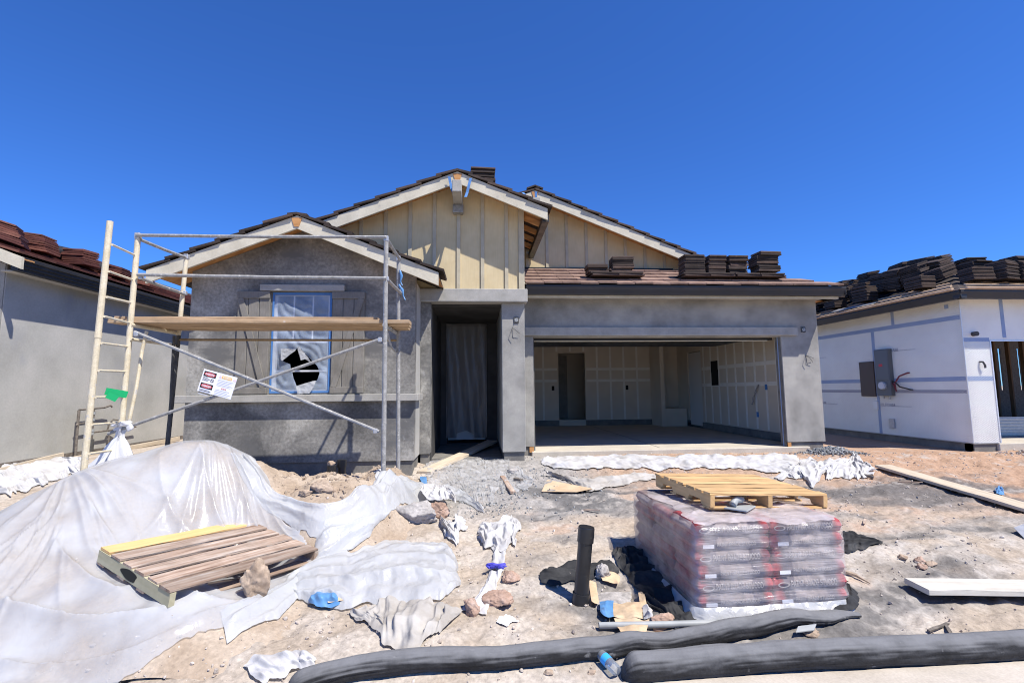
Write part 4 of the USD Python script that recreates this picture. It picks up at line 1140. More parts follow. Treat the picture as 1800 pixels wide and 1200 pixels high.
# grey shadow-lines where sheets of lath lap
for z0, z1 in ((.98, 1.05), (1.74, 1.86), (2.08, 2.25)):
    R_('lath_lap', bx(RX - .0035, RX - .0012, RY + .03, 18, z0, z1), 'print_grey' if z0 < 1 else 'foam_board')
fb = [(RX + .03, .012, 10.26, 1.27), (RX + .03, 1.276, 10.26, 2.03), (RX + .03, 2.036, 10.585, 2.93), (10.59, 2.036, 13.5, 2.93)]
for x0, z0, x1, z1 in fb:
    R_('foam_board', bx(x0, x1, RY, RY + .028, z0, z1), 'foam_board')
R_('seam_tape', bx(RX + .01, 10.26, RY - .004, RY - .001, 1.225, 1.315), 'blue_seam')
R_('seam_tape', bx(RX + .01, 10.26, RY - .004, RY - .001, 2.01, 2.085), 'blue_seam')
R_('seam_tape', bx(10.56, 10.64, RY - .004, RY - .001, 2.086, 2.9), 'blue_seam')
# wire lath over the front strip: a real diamond mesh
wires = []
x0, x1, z0, z1 = RX + .0, 10.27, .02, 2.02
st_, sl = .042, .62
for k in np.arange(-2.4, 2.8, st_):
    for s in (1, -1):
        a = np.array([x0, z0 + k]); b = np.array([x1, z0 + k + s * sl * (x1 - x0)])
        g = LineString([a, b]).intersection(sbox(x0, z0, x1, z1))
        if g.is_empty or g.length < .03:
            continue
        (ax, az), (bx_, bz) = g.coords[0], g.coords[-1]
        wires.append(bar((ax, RY - .008 - .002 * s, az), (bx_, RY - .008 - .002 * s, bz), .003, .003))
R_('wire_lath', cat(*wires), 'lath_metal', kind='stuff')
R_('corner_bead', tube([(RX - .012, RY - .012, .02), (RX - .012, RY - .012, 2.9)], .006, 6), 'lath_metal')
wires = []
for k in np.arange(.03, 2.95, .05):
    wires.append(bar((RX - .006, RY + .12, k), (RX - .014, RY - .012, k + .025), .003, .003)); wires.append(bar((RX - .012, RY - .014, k + .025), (RX + .12, RY - .007, k), .003, .003))
R_('corner_lath', cat(*wires), 'lath_metal', kind='stuff')
wires = []
for k in np.arange(-3.2, 3.0, .045):
    for s in (1, -1):
        g = LineString([(RY, k), (13.2, k + s * sl * (13.2 - RY))]).intersection(sbox(RY, .02, 13.2, 2.9))
        if g.is_empty or g.length < .03:
            continue
        (ay, az), (by_, bz) = g.coords[0], g.coords[-1]
        wires.append(bar((RX - .009 - .002 * s, ay, az), (RX - .009 - .002 * s, by_, bz), 0.0019, .0019))
for k in np.arange(2.95, 6, .045):
    for s in (-1,):
        g = LineString([(RY, k), (13.2, k + s * sl * (13.2 - RY))]).intersection(sbox(RY, .02, 13.2, 2.9))
        if not g.is_empty and g.length > .03:
            (ay, az), (by_, bz) = g.coords[0], g.coords[-1]
            wires.append(bar((RX - .009 - .002 * s, ay, az), (RX - .009 - .002 * s, by_, bz), 0.0019, .0019))
R_('wire_lath', cat(*wires), 'lath_metal', kind='stuff')
R_('weep_screed', cat(bx(RX - .02, RX - .002, RY - .02, 18, -.004, .008)), 'galv')
R_('weep_screed', cat(bx(RX - .0, 10.27, RY - .02, RY - .002, -.004, .008)), 'galv')
R_('opening_trim', bx(10.262, 10.285, RY - .012, RY + .03, .012, 2.03), 'lath_metal')
R_('opening_trim', bx(10.286, 13.5, RY - .012, RY + .03, 2.012, 2.034), 'lath_metal')
R_('stem', cat(bx(RX + .02, RX + .2, RY + .03, 18, -.6, -.005), bx(RX + .02, 10.3, RY + .01, RY + .2, -.6, -.005)), 'stem')
R_('garage_slab', cbx(10.20, 19, RY - .04, 17, -.42, -.002, .01), 'slab')
# inside: studs, far wall with slits of daylight, stacked sheet metal
R_('stud_wall', cat(bx(RX + .2, 10.27, RY + .031, RY + .12, .0, 2.95), bx(10.27, 14, RY + .031, RY + .12, 2.04, 2.95)), 'stud_dark')
fw = sbox(RX + .21, -.4, 19, 2.95)
for a, b in ((14.44, 14.53), (15.02, 15.10), (16.0, 16.3)):
    fw = fw.difference(sbox(a, 1.0, b, 2.15))
R_('far_wall', wall_xz(fw, 12.4, 12.45), 'iron_rust')
R_('ceiling', bx(RX + .21, 19, RY + .13, 12.4, 2.95, 2.98), 'iron_rust')
for x in (11.9, 12.31, 12.72, 13.13, 13.54, 13.95, 14.36, 14.77):
    R_('stud', bx(x - .02, x + .02, 11.7, 11.79, 0, 2.9), 'stud_dark')
R_('end_wall', bx(18.9, 19, RY + .13, 12.4, -.4, 2.95), 'iron_rust')
R_('sheet_metal', bx(11.0, 15, 10.2, 10.24, .0, .42), 'galv')
for k in range(6):
    R_('sheet_rib', bx(11.0, 15, 10.17, 10.198, .03 + k * .066, .06 + k * .066), 'galv')
# electrical cabinet
ec = R_('electric_cabinet', cbx(RX - .11, RX - .005, 10.63, 11.03, .91, 2.01, .006), 'panel_grey')
R_('cabinet_door', cbx(RX - .122, RX - .111, 10.645, 11.015, 1.28, 1.995, .004), 'panel_grey', parent=ec)
R_('warning_label', bx(RX - .1245, RX - .1225, 10.80, 10.90, 1.60, 1.66), 'ink_red', parent=ec)
R_('meter', moved(trimesh.creation.cylinder(.085, .06, sections=20), (RX - .15, 10.82, 1.15), 0, (0, 90, 0)), 'meter_glass', parent=ec)
R_('meter', moved(trimesh.creation.cylinder(.095, .03, sections=20), (RX - .125, 10.82, 1.15), 0, (0, 90, 0)), 'galv', parent=ec)
for (y0, z0) in ((10.9, .89), (10.74, .88)):
    R_('conduit', tube([(RX - .06, y0, .908), (RX - .06, y0, z0 - .05)], .02, 8), 'galv', parent=ec)
R_('panel_cover', cbx(RX - .035, RX - .005, 11.165, 11.61, .89, 1.745, .005), 'panel_brown')
R_('meter_cable', tube([(RX - .06, 10.63, 1.24), (RX - .10, 10.50, 1.22), (RX - .10, 10.40, 1.12), (RX - .05, 10.20, 1.06), (RX - .01, 10.16, 1.05)], .014, 7), 'ink_black')
R_('meter_cable', tube([(RX - .06, 10.63, 1.2), (RX - .10, 10.55, 1.16), (RX - .10, 10.50, 1.02), (RX - .10, 10.52, 1.2), (RX - .09, 10.40, 1.36), (RX - .03, 10.24, 1.43), (RX - .005, 10.21, 1.43)], .016, 7), 'cable_red')
R_('junction_box', cbx(RX - .05, RX - .005, 11.13, 11.24, .58, .77, .004), 'foam_board')
R_('junction_box', cbx(RX - .05, RX - .005, 10.70, 10.83, .16, .38, .004), 'galv')
R_('hose_tap', tube([(9.92, RY - .002, 2.16), (9.92, RY - .09, 2.16)], .045, 12), 'dark_pipe')
R_('light_box', cat(tube([(10.0, RY - .005, 1.60), (10.02, RY - .05, 1.60), (10.05, RY - .06, 1.53), (10.06, RY - .05, 1.48)], .018, 8)), 'dark_pipe')
R_('eave_tag', bx(RX - .012, RX - .004, 9.18, 9.26, 2.72, 2.80), 'blue_seam')
for (y0, z) in ((10.15, 1.94), (12.9, 1.94), (10.35, .66), (12.6, .66)):
    tm = meshkit.text_mesh('INSULFOAM', .07, .0015, bold=True)
    ts = meshkit.text_mesh('EPS  INSULATION  BOARD  ASTM  C578', .02, .0015)
    ts.apply_translation([.48, .0, 0]); t2 = meshkit.text_mesh('R-TECH  TYPE I', .02, .0015); t2.apply_translation([.0, -.045, 0])
    m = cat(tm, ts, t2)
    v = m.vertices
    m.vertices = np.column_stack([RX - .0022 - v[:, 2], y0 + .9 - v[:, 0], z + v[:, 1]])
    R_('board_print', trimesh.Trimesh(m.vertices, m.faces[:, ::-1], process=False), 'print_grey')
# roof of the right house
gc = (9.24, 8.49)
gy_p = Polygon([(gc[1], RE + .01), (gc[1], RE - .03), (gc[1] + .05, RE - .15), (gc[1] + .16, RE - .15), (gc[1] + .16, RE + .01)])
R_('gutter', wall_yz(gy_p, gc[0] + .02, 14), 'gutter')
gx_p = Polygon([(gc[0], RE + .01), (gc[0], RE - .03), (gc[0] + .05, RE - .15), (gc[0] + .16, RE - .15), (gc[0] + .16, RE + .01)])
R_('gutter', wall_xz(gx_p, gc[1] + .02, 20), 'gutter')
R_('eave_soffit', cat(bx(gc[0] + .165, RX - .001, gc[1] + .165, 20, RE - .07, RE - .05)), 'stucco_pale')
R_('eave_soffit', cat(bx(RX, 14, gc[1] + .165, RY - .001, RE - .07, RE - .05)), 'stucco_pale')
D_ = 4.0
dk = trimesh.Trimesh([(gc[0], gc[1], RE + .02), (14, gc[1], RE + .02), (14, gc[1] + D_, RE + .02 + P_ * D_), (gc[0] + D_, gc[1] + D_, RE + .02 + P_ * D_), (gc[0], 20, RE + .02), (gc[0] + D_, 20, RE + .02 + P_ * D_)],
                     [[0, 1, 2], [0, 2, 3], [0, 3, 5], [0, 5, 4]], process=False)
R_('roof_deck', dk, 'underlay')
R_('fascia_board', bx(gc[0] + .10, 14, gc[1] + .165, gc[1] + .19, RE - .06, RE + .07), 'gutter')
R_('fascia_board', bx(gc[0] + .165, gc[0] + .19, gc[1] + .195, 20, RE - .06, RE + .07), 'gutter')
R_('drip_edge', bx(gc[0] + .0, 14, gc[1] - .005, gc[1] + .10, RE + .012, RE + .024), 'roof_batten')
R_('drip_edge', bx(gc[0] - .005, gc[0] + .1, gc[1] + .105, 20, RE + .012, RE + .024), 'roof_batten')
for k in range(3):
    o = .0 + .30 * k
    R_('roof_batten', bar((gc[0] + o + .12, gc[1] + o - .02, RE + .045 + P_ * o), (14, gc[1] + o - .02, RE + .045 + P_ * o), .05, .035, (0, -P_, 1)), 'roof_batten')
    R_('roof_batten', bar((gc[0] + o - .02, gc[1] + o + .12, RE + .045 + P_ * o), (gc[0] + o - .02, 20, RE + .045 + P_ * o), .05, .035, (-P_, 0, 1)), 'roof_batten')
# stacks: on the front slope, the hip and the side slope
side_l = [f'dark tile stack on the side slope of the right-hand roof' for _ in range(30)]
protos = []
spots = []
rg = np.random.default_rng(12)
for r, o in enumerate((.40, .86, 1.32, 1.8)):
    for y in np.arange(gc[1] + o + .32, 14.8 - .3 * r, .50):
        if r == 0 and rg.random() < .3:
            continue
        spots.append((gc[0] + o, y, 'side', r))
for r, o in enumerate((.42, .90, 1.4)):
    for x in np.arange(gc[0] + o + .46, 13.2, .50):
        spots.append((x, gc[1] + o, 'front', r))
made = {}
nf = 0
front_words = ['first', 'second', 'third', 'fourth', 'fifth', 'sixth', 'seventh', 'eighth', 'ninth']
cnt = {}
for (x, y, where, r) in spots:
    o = (x - gc[0]) if where == 'side' else (y - gc[1])
    z = RE + .09 + P_ * (o + .05)
    kind = int(rg.integers(3))
    n = (10, 7, 13)[kind] + (2 if where == 'front' and r == 1 else -4 if r >= 2 and where == 'front' else 0)
    rz = (math.pi / 2 if where == 'side' else 0) + rg.normal(0, .14)
    cnt[(where, r)] = cnt.get((where, r), 0) + 1
    row = {('side', 0): 'lowest side row', ('side', 1): 'middle side row', ('side', 2): 'third side row', ('side', 3): 'topmost side row', ('front', 2): 'topmost front row', ('front', 0): 'lower front row', ('front', 1): 'upper front row'}[(where, r)]
    wd = front_words[cnt[(where, r)] - 1] if cnt[(where, r)] <= 9 else 'far'
    far = cnt[(where, r)] > 9
    lab = f'far dark tile stack in the {row} of the right-hand roof' if far else f'dark tile stack, {wd} from the corner in the {row} of right-hand roof'
    grp = f'dark tile stacks, {row} of the right-hand roof'
    tilt = (0, 0, 0)
    if where == 'side' and rg.random() < .7:
        tilt = (-6 - 14 * rg.random(), rg.normal(0, 4), 0)
    elif rg.random() < .4:
        tilt = (rg.normal(0, 3), rg.normal(0, 3), 0)
    key = (kind, n)
    if key not in made and tilt == (0, 0, 0):
        t = tile_stack('tile_stack', lab, (x, y, z), rz, n, ['tile_dark', 'tile_dark', 'tile_brown'], 200 + kind, group=grp, size=(.42, .335), h=.034)
        made[key] = t
    elif key in made:
        copy_of(made[key], 'tile_stack', (x + rg.normal(0, .04), y + rg.normal(0, .04), z + (.04 if tilt[0] else 0)), rz, lab, 'tile stack', grp, rot=tilt)
    else:
        t = tile_stack('tile_stack', lab, (x, y, z), rz, n, ['tile_dark', 'tile_dark', 'tile_brown'], 200 + kind, group=grp, size=(.42, .335), h=.034)
        made[key] = t
t = Thing('loose_tile', 'pale grey sheet lying low on the side slope of the right-hand roof', 'metal sheet', (9.42, 11.3, RE + .14))
t.part('flashing', moved(bx(-.12, .12, -.6, .6, 0, .012), (9.42, 11.3, RE + .15), .1, (0, -20, 0)), 'galv')
# ---------------------------------------------------------------- sheets that lie and fold by themselves
def resample(pts, n):
    p = np.asarray(pts, float)
    d = np.concatenate([[0], np.cumsum(np.linalg.norm(np.diff(p, axis=0), axis=1))])
    t = np.linspace(0, d[-1], n)
    from scipy.interpolate import PchipInterpolator
    if len(p) < 3:
        return np.column_stack([np.interp(t, d, p[:, k]) for k in range(p.shape[1])])
    return np.column_stack([PchipInterpolator(d, p[:, k])(t) for k in range(p.shape[1])])


def tri(a):
    return np.abs((a % 1.0) * 2 - 1)


def near_hit(p, far):
    q = hit(*p)
    k = 0
    while q[1] > far and k < 40:      # a sight line that just clears the crest of the sand
        k += 1
        q = hit(p[0], p[1] + 2 * k)
    return q


def sheet(top, bottom, res=.013, amp=.03, folds='crumple', freq=(3, 3), hump=0.0, seed=0, px=True, ragged=.15, lift=.012, zfun=None, fade=.08, warp=.6, far=99):
    """A thin sheet lying between two edge lines. folds: 'pleat' = folds running along it, 'crumple' = creased facets, 'flat' = hardly any."""
    zf = zfun or ground_z
    A = np.array([near_hit(p, far)[:2] for p in top]) if px else np.asarray(top, float)[:, :2]
    B = np.array([near_hit(p, far)[:2] for p in bottom]) if px else np.asarray(bottom, float)[:, :2]
    LA = np.linalg.norm(np.diff(A, axis=0), axis=1).sum(); LB = np.linalg.norm(np.diff(B, axis=0), axis=1).sum()
    W = np.linalg.norm(A.mean(0) - B.mean(0)) + .04
    n, m = max(10, int(max(LA, LB) / res)), max(8, int(W / res))
    a, b = resample(A, n), resample(B, n)
    t = np.linspace(0, 1, m)
    u, v = np.meshgrid(np.arange(n) * res, np.arange(m) * res, indexing='ij')
    s_ = np.linspace(0, 1, n)[:, None] + 0 * v
    t_ = t[None] + 0 * u
    if ragged:
        e = ragged * (meshkit.fbm(np.stack([u * 5, v * 0 + (t_ > .5) * 9 + seed, 0 * u], -1), 4, seed) - .5) * 2
        tt = np.clip(t_ + e * (t_ - .5) * 2, -.3, 1.3)
        XY = a[:, None] * (1 - tt[..., None]) + b[:, None] * tt[..., None]
        e2 = ragged * .8 * (meshkit.fbm(np.stack([v * 6, u * 0 + (s_ > .5) * 7 + seed, 0 * u], -1), 4, seed + 3) - .5)
        k = np.abs(s_ - .5) * 2
        d = (a[-1] - a[0] + b[-1] - b[0]) / 2; d = d / (np.linalg.norm(d) + 1e-9) * min(W, np.linalg.norm(d))
        XY = XY + (e2 * k ** 3 * np.sign(s_ - .5))[..., None] * d
    else:
        XY = a[:, None] * (1 - t_[..., None]) + b[:, None] * t_[..., None]
    q = np.stack([u, v, 0 * u + seed * 1.7], -1)
    wq = warp * (np.stack([meshkit.fbm(q * 2.2, 3, seed + 11), meshkit.fbm(q * 2.2, 3, seed + 12)], -1) - .5)
    if folds == 'pleat':
        ph = v * freq[1] + (.5 * wq[..., 0] + .10 * meshkit.fbm(np.stack([u * freq[0], v * 2, 0 * u], -1), 3, seed)) * freq[1]
        w1 = meshkit.noise(np.stack([u * freq[0] * 1.5, v * freq[1] * .7, 0 * u + 5], -1), seed + 1)
        z = tri(ph) ** 1.4 * (.35 + w1) + .35 * tri(ph * 2.3 + 1.1 * wq[..., 1] * freq[1] + .3) * w1
        z = z * .8
    else:
        rg = np.random.default_rng(seed)
        z = 0
        for k in range(7):
            an = rg.uniform(0, np.pi); f = freq[0] * rg.uniform(.5, 2.0)
            z = z + tri((u + wq[..., 0]) * np.cos(an) * f + (v + wq[..., 1]) * np.sin(an) * f + rg.uniform(0, 1)) ** 1.3 * (.6 / (f / freq[0]) ** .8)
        z = z / 2.2
        if folds == 'flat':
            z = z * .5
    ed = np.minimum(np.minimum(s_, 1 - s_) * max(LA, LB), np.minimum(t_, 1 - t_) * W)
    f_ = np.clip(ed / max(fade * min(1, W / .3), 1e-3), 0, 1)
    z = z * (.25 + .75 * f_)
    h = zf(XY[..., 0], XY[..., 1]) + lift + amp * z + hump * np.sin(np.pi * np.clip(t_, 0, 1)) ** .7 * np.clip(np.minimum(s_, 1 - s_) * 6, 0, 1) ** .6
    # lean the folds over a little
    XY = XY + (amp * .6 * (z - .4) * f_)[..., None] * np.array([-.6, -.8])
    P = np.dstack([XY, h])
    return trimesh.Trimesh(P.reshape(-1, 3), grid_faces(n, m), process=False)


def fold_ridge(X, Y, pts, w, h, taper=True):
    """Height of one tension fold: a sharp ridge along a polyline."""
    p = resample(pts, 24)
    d = np.full(X.shape, 9.0); s = np.zeros(X.shape)
    for i in range(len(p) - 1):
        ab = p[i + 1] - p[i]
        t = np.clip(((X - p[i, 0]) * ab[0] + (Y - p[i, 1]) * ab[1]) / (ab @ ab), 0, 1)
        dd = np.hypot(X - p[i, 0] - t * ab[0], Y - p[i, 1] - t * ab[1])
        k = dd < d
        d = np.where(k, dd, d); s = np.where(k, (i + t) / (len(p) - 1), s)
    env = np.sin(np.pi * np.clip(s, .02, .98)) ** .5 if taper else 1
    return h * env * np.exp(-(d / w) ** 1.15)


big = Thing('plastic_sheet', 'large sheet of clear polythene draped over the sand pile, bunched along its right edge', 'plastic sheet', (-2.8, 4.6, -.2))
top = [(-5.1, 4.9), (-4.5, 5.5), (-3.8, 5.75), (-3.3, 5.85), (-2.85, 5.85), (-2.5, 5.65), (-2.3, 5.4), (-2.05, 5.15), (-1.75, 4.95)]
bot = [(-3.6, 2.95), (-3.1, 2.92), (-2.6, 3.0), (-2.14, 3.17), (-1.85, 3.38), (-1.62, 3.66), (-1.46, 3.95), (-1.36, 4.25), (-1.42, 4.55)]
bs = sheet(top, bot, .0135, amp=.018, folds='flat', freq=(1.6, 1.6), seed=4, px=False, ragged=.02, lift=.014)
V = bs.vertices; X, Y = V[:, 0], V[:, 1]
rg = np.random.default_rng(6)
dz = np.zeros(len(V))
# fans of stretch folds from the places where the sheet hangs, and long swinging folds along its foot
for (ax, ay, a0, a1, n, L0, L1, w) in ((-3.95, 5.05, -1.25, -.25, 12, .7, 1.9, .018), (-3.62, 4.75, -1.75, -.55, 13, .6, 1.6, .015), (-2.85, 5.45, -1.5, -.45, 10, .5, 1.3, .016), (-2.45, 5.35, -1.3, -.4, 7, .5, 1.1, .014), (-4.3, 4.6, -1.6, -.8, 6, .5, 1.2, .02)):
    for k in range(n):
        an = a0 + (a1 - a0) * (k + rg.uniform(-.25, .25)) / max(1, n - 1)
        L = rg.uniform(L0, L1); c = rg.normal(0, .10)
        st = rg.uniform(.05, .25)
        pts = [(ax + r * math.cos(an + c * r), ay + r * math.sin(an + c * r)) for r in np.linspace(st, L, 6)]
        dz += fold_ridge(X, Y, pts, w * rg.uniform(.7, 1.9), rg.uniform(.014, .042))
for pts, w, h in (([(-3.6, 3.85), (-3.0, 3.62), (-2.5, 3.52), (-2.1, 3.55)], .045, .09), ([(-3.4, 4.25), (-2.9, 3.95), (-2.5, 3.75)], .03, .05), ([(-3.3, 3.55), (-2.7, 3.30), (-2.2, 3.30), (-1.75, 3.6)], .03, .05),
                  ([(-2.7, 5.5), (-2.2, 5.0), (-1.8, 4.75), (-1.5, 4.7)], .03, .06), ([(-2.9, 5.3), (-2.4, 4.85), (-1.9, 4.6), (-1.5, 4.55)], .03, .07), ([(-3.2, 5.2), (-2.6, 4.7), (-2.1, 4.85)], .03, .04),
                  ([(-2.4, 3.9), (-2.0, 3.7), (-1.7, 3.8)], .02, .04), ([(-2.6, 3.75), (-2.2, 3.9), (-1.9, 3.85)], .02, .03), ([(-3.5, 4.5), (-3.3, 4.1), (-3.2, 3.7)], .03, .05), ([(-3.7, 4.4), (-3.55, 4.0), (-3.45, 3.6)], .03, .05),
                  ([(-1.9, 3.5), (-1.6, 3.9), (-1.5, 4.3)], .03, .06), ([(-3.9, 4.5), (-3.85, 4.1), (-3.6, 3.7)], .03, .05)):
    dz += fold_ridge(X, Y, pts, w, h)
V[:, 2] += dz
big.part('sheet', bs, 'film_sheet', smooth=True)
big.part('bunched_edge', sheet([(436, 800), (470, 842), (515, 880), (570, 890), (615, 876), (655, 855), (700, 838), (760, 848), (850, 895)],
                               [(405, 800), (446, 880), (500, 920), (560, 945), (615, 948), (660, 918), (710, 892), (770, 880), (852, 905)], .012, amp=.055, folds='pleat', freq=(.5, 6), hump=.05, seed=7, ragged=.10, far=6.95), 'film_white', smooth=True)
big.part('bunched_edge', sheet([(664, 826), (664, 845), (668, 866)], [(760, 842), (765, 852), (770, 864)], .012, amp=.035, folds='pleat', freq=(.6, 6), seed=9, ragged=.1, far=6.95), 'film_white', smooth=True)
big.part('bunched_edge', sheet([(560, 925), (625, 915), (690, 895)], [(545, 1005), (585, 990), (650, 945)], .013, amp=.06, folds='pleat', freq=(.8, 5), hump=.04, seed=19, far=5.6), 'film_white', smooth=True)
single('plastic_sheet', 'puffed fold of clear polythene beside the dark weathered pallet', 'plastic sheet',
       sheet([(505, 1015), (560, 985), (640, 966), (720, 956), (775, 962), (800, 990)], [(512, 1045), (570, 1066), (640, 1072), (710, 1066), (770, 1055), (808, 1028)], .012, amp=.05, folds='pleat', freq=(.5, 5), hump=.10, seed=11, ragged=.08), 'film_white', smooth=True)
single('plastic_sheet', 'lapped polythene edge below the pallet beside the tan rock', 'plastic sheet',
       sheet([(385, 1075), (470, 1040), (520, 1000)], [(400, 1125), (490, 1085), (545, 1035)], .012, amp=.05, folds='pleat', freq=(.7, 5), hump=.03, seed=12), 'film_white', smooth=True)
single('dirty_sheet', 'crumpled muddy white sheet below the puffed polythene fold', 'sheet',
       sheet([(648, 1066), (700, 1058), (760, 1052), (812, 1078)], [(640, 1080), (690, 1134), (728, 1146), (795, 1092)], .011, amp=.05, freq=(7, 7), seed=13, ragged=.25), 'dirty_cloth', smooth=True)
single('dirty_sheet', 'torn end of muddy sheet spilling left of the crumpled sheet', 'sheet',
       sheet([(612, 1080), (640, 1072), (668, 1075)], [(620, 1096), (650, 1105), (688, 1128)], .011, amp=.05, freq=(6, 6), seed=14, ragged=.5), 'dirty_cloth', smooth=True)
single('dirty_sheet', 'crumpled rag of film at the bottom edge near the long black roll', 'sheet',
       sheet([(430, 1178), (480, 1162), (520, 1150), (550, 1165)], [(455, 1202), (490, 1202), (520, 1190), (556, 1180)], .011, amp=.07, freq=(6, 6), seed=15, ragged=.5), 'white_cloth', smooth=True)
strip_l = ['white plastic bunched on the grey dirt at the top of a trail of scraps', 'narrow white plastic trail above the blue glove', 'white plastic strip between the blue glove and the pinkish rocks']
for k, (a, b, am, kd) in enumerate((([(842, 930), (870, 912), (898, 902), (914, 928)], [(838, 945), (868, 962), (892, 968), (908, 950)], .06, 'crumple'),
                                ([(864, 955), (866, 975), (866, 1002)], [(892, 955), (885, 980), (881, 1005)], .05, 'pleat'),
                                ([(862, 1005), (842, 1040), (812, 1078)], [(884, 1005), (872, 1040), (858, 1082)], .06, 'pleat'))):
    single('plastic_scrap', strip_l[k], 'plastic scrap', sheet(a, b, .010, amp=am, folds=kd, freq=(5, 7) if kd == 'crumple' else (1, 8), seed=30 + k, ragged=.3), 'white_cloth', smooth=True)
single('plastic_scrap', 'white torn plastic hanging right of the big grey boulder', 'plastic scrap', sheet([(768, 908), (785, 918), (808, 908)], [(778, 940), (800, 950), (822, 935)], .010, amp=.06, freq=(7, 7), seed=35, ragged=.6), 'white_cloth', smooth=True)
single('plastic_scrap', 'white cloth lapped over the top of the big grey boulder', 'plastic scrap', sheet([(735, 882), (765, 874), (800, 884)], [(748, 902), (775, 902), (800, 915)], .010, amp=.06, freq=(5, 5), seed=36, lift=.16, ragged=.3), 'white_cloth', smooth=True)
single('paper_scrap', 'torn white paper lying flat on dark dirt above the long black roll', 'paper', sheet([(872, 1094), (885, 1083), (903, 1088)], [(880, 1100), (895, 1104), (914, 1097)], .008, amp=.02, folds='flat', freq=(5, 5), seed=37, ragged=.7), 'paper', smooth=True)
single('white_sheet', 'long white sheet lying along the foot of the garage slab', 'sheet',
       sheet([(948, 812), (1010, 806), (1100, 806), (1190, 803), (1270, 802), (1340, 804), (1400, 802)], [(978, 825), (1030, 825), (1110, 824), (1190, 824), (1270, 826), (1350, 832), (1440, 842)], .018, amp=.04, folds='crumple', freq=(3.2, 3.2), hump=.01, seed=40, ragged=.14), 'white_cloth', smooth=True)
single('white_sheet', 'white sheet end crumpled right of the garage pillar', 'sheet',
       sheet([(1385, 822), (1440, 812), (1480, 810), (1500, 802), (1538, 820)], [(1370, 842), (1420, 846), (1470, 838), (1500, 840), (1532, 834)], .016, amp=.055, freq=(3.6, 3.6), hump=.03, seed=41, ragged=.35), 'white_cloth', smooth=True)
single('dirty_sheet', 'thin dusty sheet looped on red dirt before the garage', 'sheet',
       sheet([(958, 828), (985, 838), (1030, 842), (1080, 840), (1150, 832)], [(962, 838), (1010, 855), (1040, 864), (1100, 858), (1160, 846)], .017, amp=.06, folds='pleat', freq=(1.2, 5), seed=42, ragged=.4), 'dirty_cloth', smooth=True)
single('ground_film', 'thin dusty film flat on the grey dirt before the porch', 'film',
       sheet([(740, 820), (790, 802), (850, 805), (900, 818), (925, 842)], [(765, 868), (800, 868), (850, 872), (880, 868), (925, 858)], .014, amp=.02, folds='crumple', freq=(6.0, 6.0), seed=43, lift=.004, ragged=.3), 'film_ground', smooth=True)
single('white_sheet', 'white dust sheet lying on the ground under the ladder foot', 'sheet',
       sheet([(-30, 845), (40, 815), (100, 806), (150, 808)], [(-30, 872), (30, 868), (80, 852), (140, 830)], .02, amp=.08, folds='pleat', freq=(1.0, 3), seed=44, ragged=.2), 'white_cloth', smooth=True)

# ---------------------------------------------------------------- scaffold
sc = Thing('scaffold', 'pipe scaffold with side ladder standing before the bay window', 'scaffold', (-2.6, 6.2, 0))
S_ = sc.part
XL, XR, YF, YB, YA, ZT = -4.00, -1.125, 5.90, 6.72, 5.36, 3.02
r0 = .028


def fitting(p, s=.03):
    return cbx(p[0] - s, p[0] + s, p[1] - s, p[1] + s, p[2] - s * 1.2, p[2] + s * 1.2, .008)


pa, pat = atY(148, 818, YA), atY(193.5, 389, YA)
pb, pbt = atY(214, 745, YF), atY(243, 412, YF)
pc, pct = atY(293, 795, YB), atY(328, 449, YB)
pr, prt = atY(674, 826, YF), atY(679, 417, YF)
ps, pst = atY(700, 831, YB), atY(700.5, 452, YB)
dn = lambda p, q, z: p + (p - q) * ((p[2] - z) / (q[2] - p[2]))
pa, pb, pc = dn(pa, pat, .10), dn(pb, pbt, .05), dn(pc, pct, .12)
S_('ladder_post', tube([pa, pat], .030, 12), 'cream_paint')
S_('ladder_post', tube([pb, pbt], .030, 12), 'cream_paint')
S_('post_sleeve', tube([pa + (pat - pa) * .56, pa + (pat - pa) * .58], .034, 12), 'cream_paint')
pm = pc + (pct - pc) * .62
S_('rear_post', tube([pc, pm], .028, 12), 'dark_pipe')
S_('rear_post', tube([pm, pct], .028, 12), 'cream_paint', label='upper cream-painted rear post')
S_('thin_post', tube([atY(296, 790, YB - .1), atY(306, 590, YB - .1)], .018, 8), 'dark_pipe')
S_('inner_brace', tube([atY(258, 582, YF + .12), atY(250, 615, YF + .12), atY(240, 680, YF + .06), atY(226, 745, YF + .03)], .019, 8), 'cream_paint')
for k, (a, b) in enumerate((((197, 430), (238, 449)), ((191, 477), (234, 492)), ((187, 522), (231, 532)), ((183, 556), (229, 568)), ((178, 603), (225, 609)), ((173, 651), (221, 653)), ((168, 698), (218, 697)), ((162, 746), (214, 742)), ((157, 797), (205, 790)))):
    S_('rung', tube([atY(*a, YA), atY(*b, YF)], .013, 8), 'cream_paint')
for (a, ya, b, yb_, m) in (((243, 415), YF, (680, 418), YF, 'grey_pipe'), ((245, 484), YF, (680, 490), YF, 'grey_pipe'), ((246, 421), YF, (328, 453), YB, 'grey_pipe'), ((248, 489), YF, (325, 517), YB, 'grey_pipe'),
                           ((680, 420), YF, (703, 456), YB, 'grey_pipe'), ((680, 490), YF, (706, 516), YB, 'grey_pipe')):
    p, q = atY(*a, ya) + [0, -.032 if ya == yb_ else 0, 0], atY(*b, yb_) + [0, -.032 if ya == yb_ else 0, 0]
    S_('guard_rail', tube([p, p * .75 + q * .25 + [0, 0, -.004], p * .5 + q * .5 + [0, 0, -.007], p * .25 + q * .75 + [0, 0, -.004], q], .0205, 8), m)
S_('side_post', tube([pr, prt], r0, 12), 'grey_pipe')
S_('side_post', tube([ps, pst], r0 * .95, 12), 'grey_pipe')
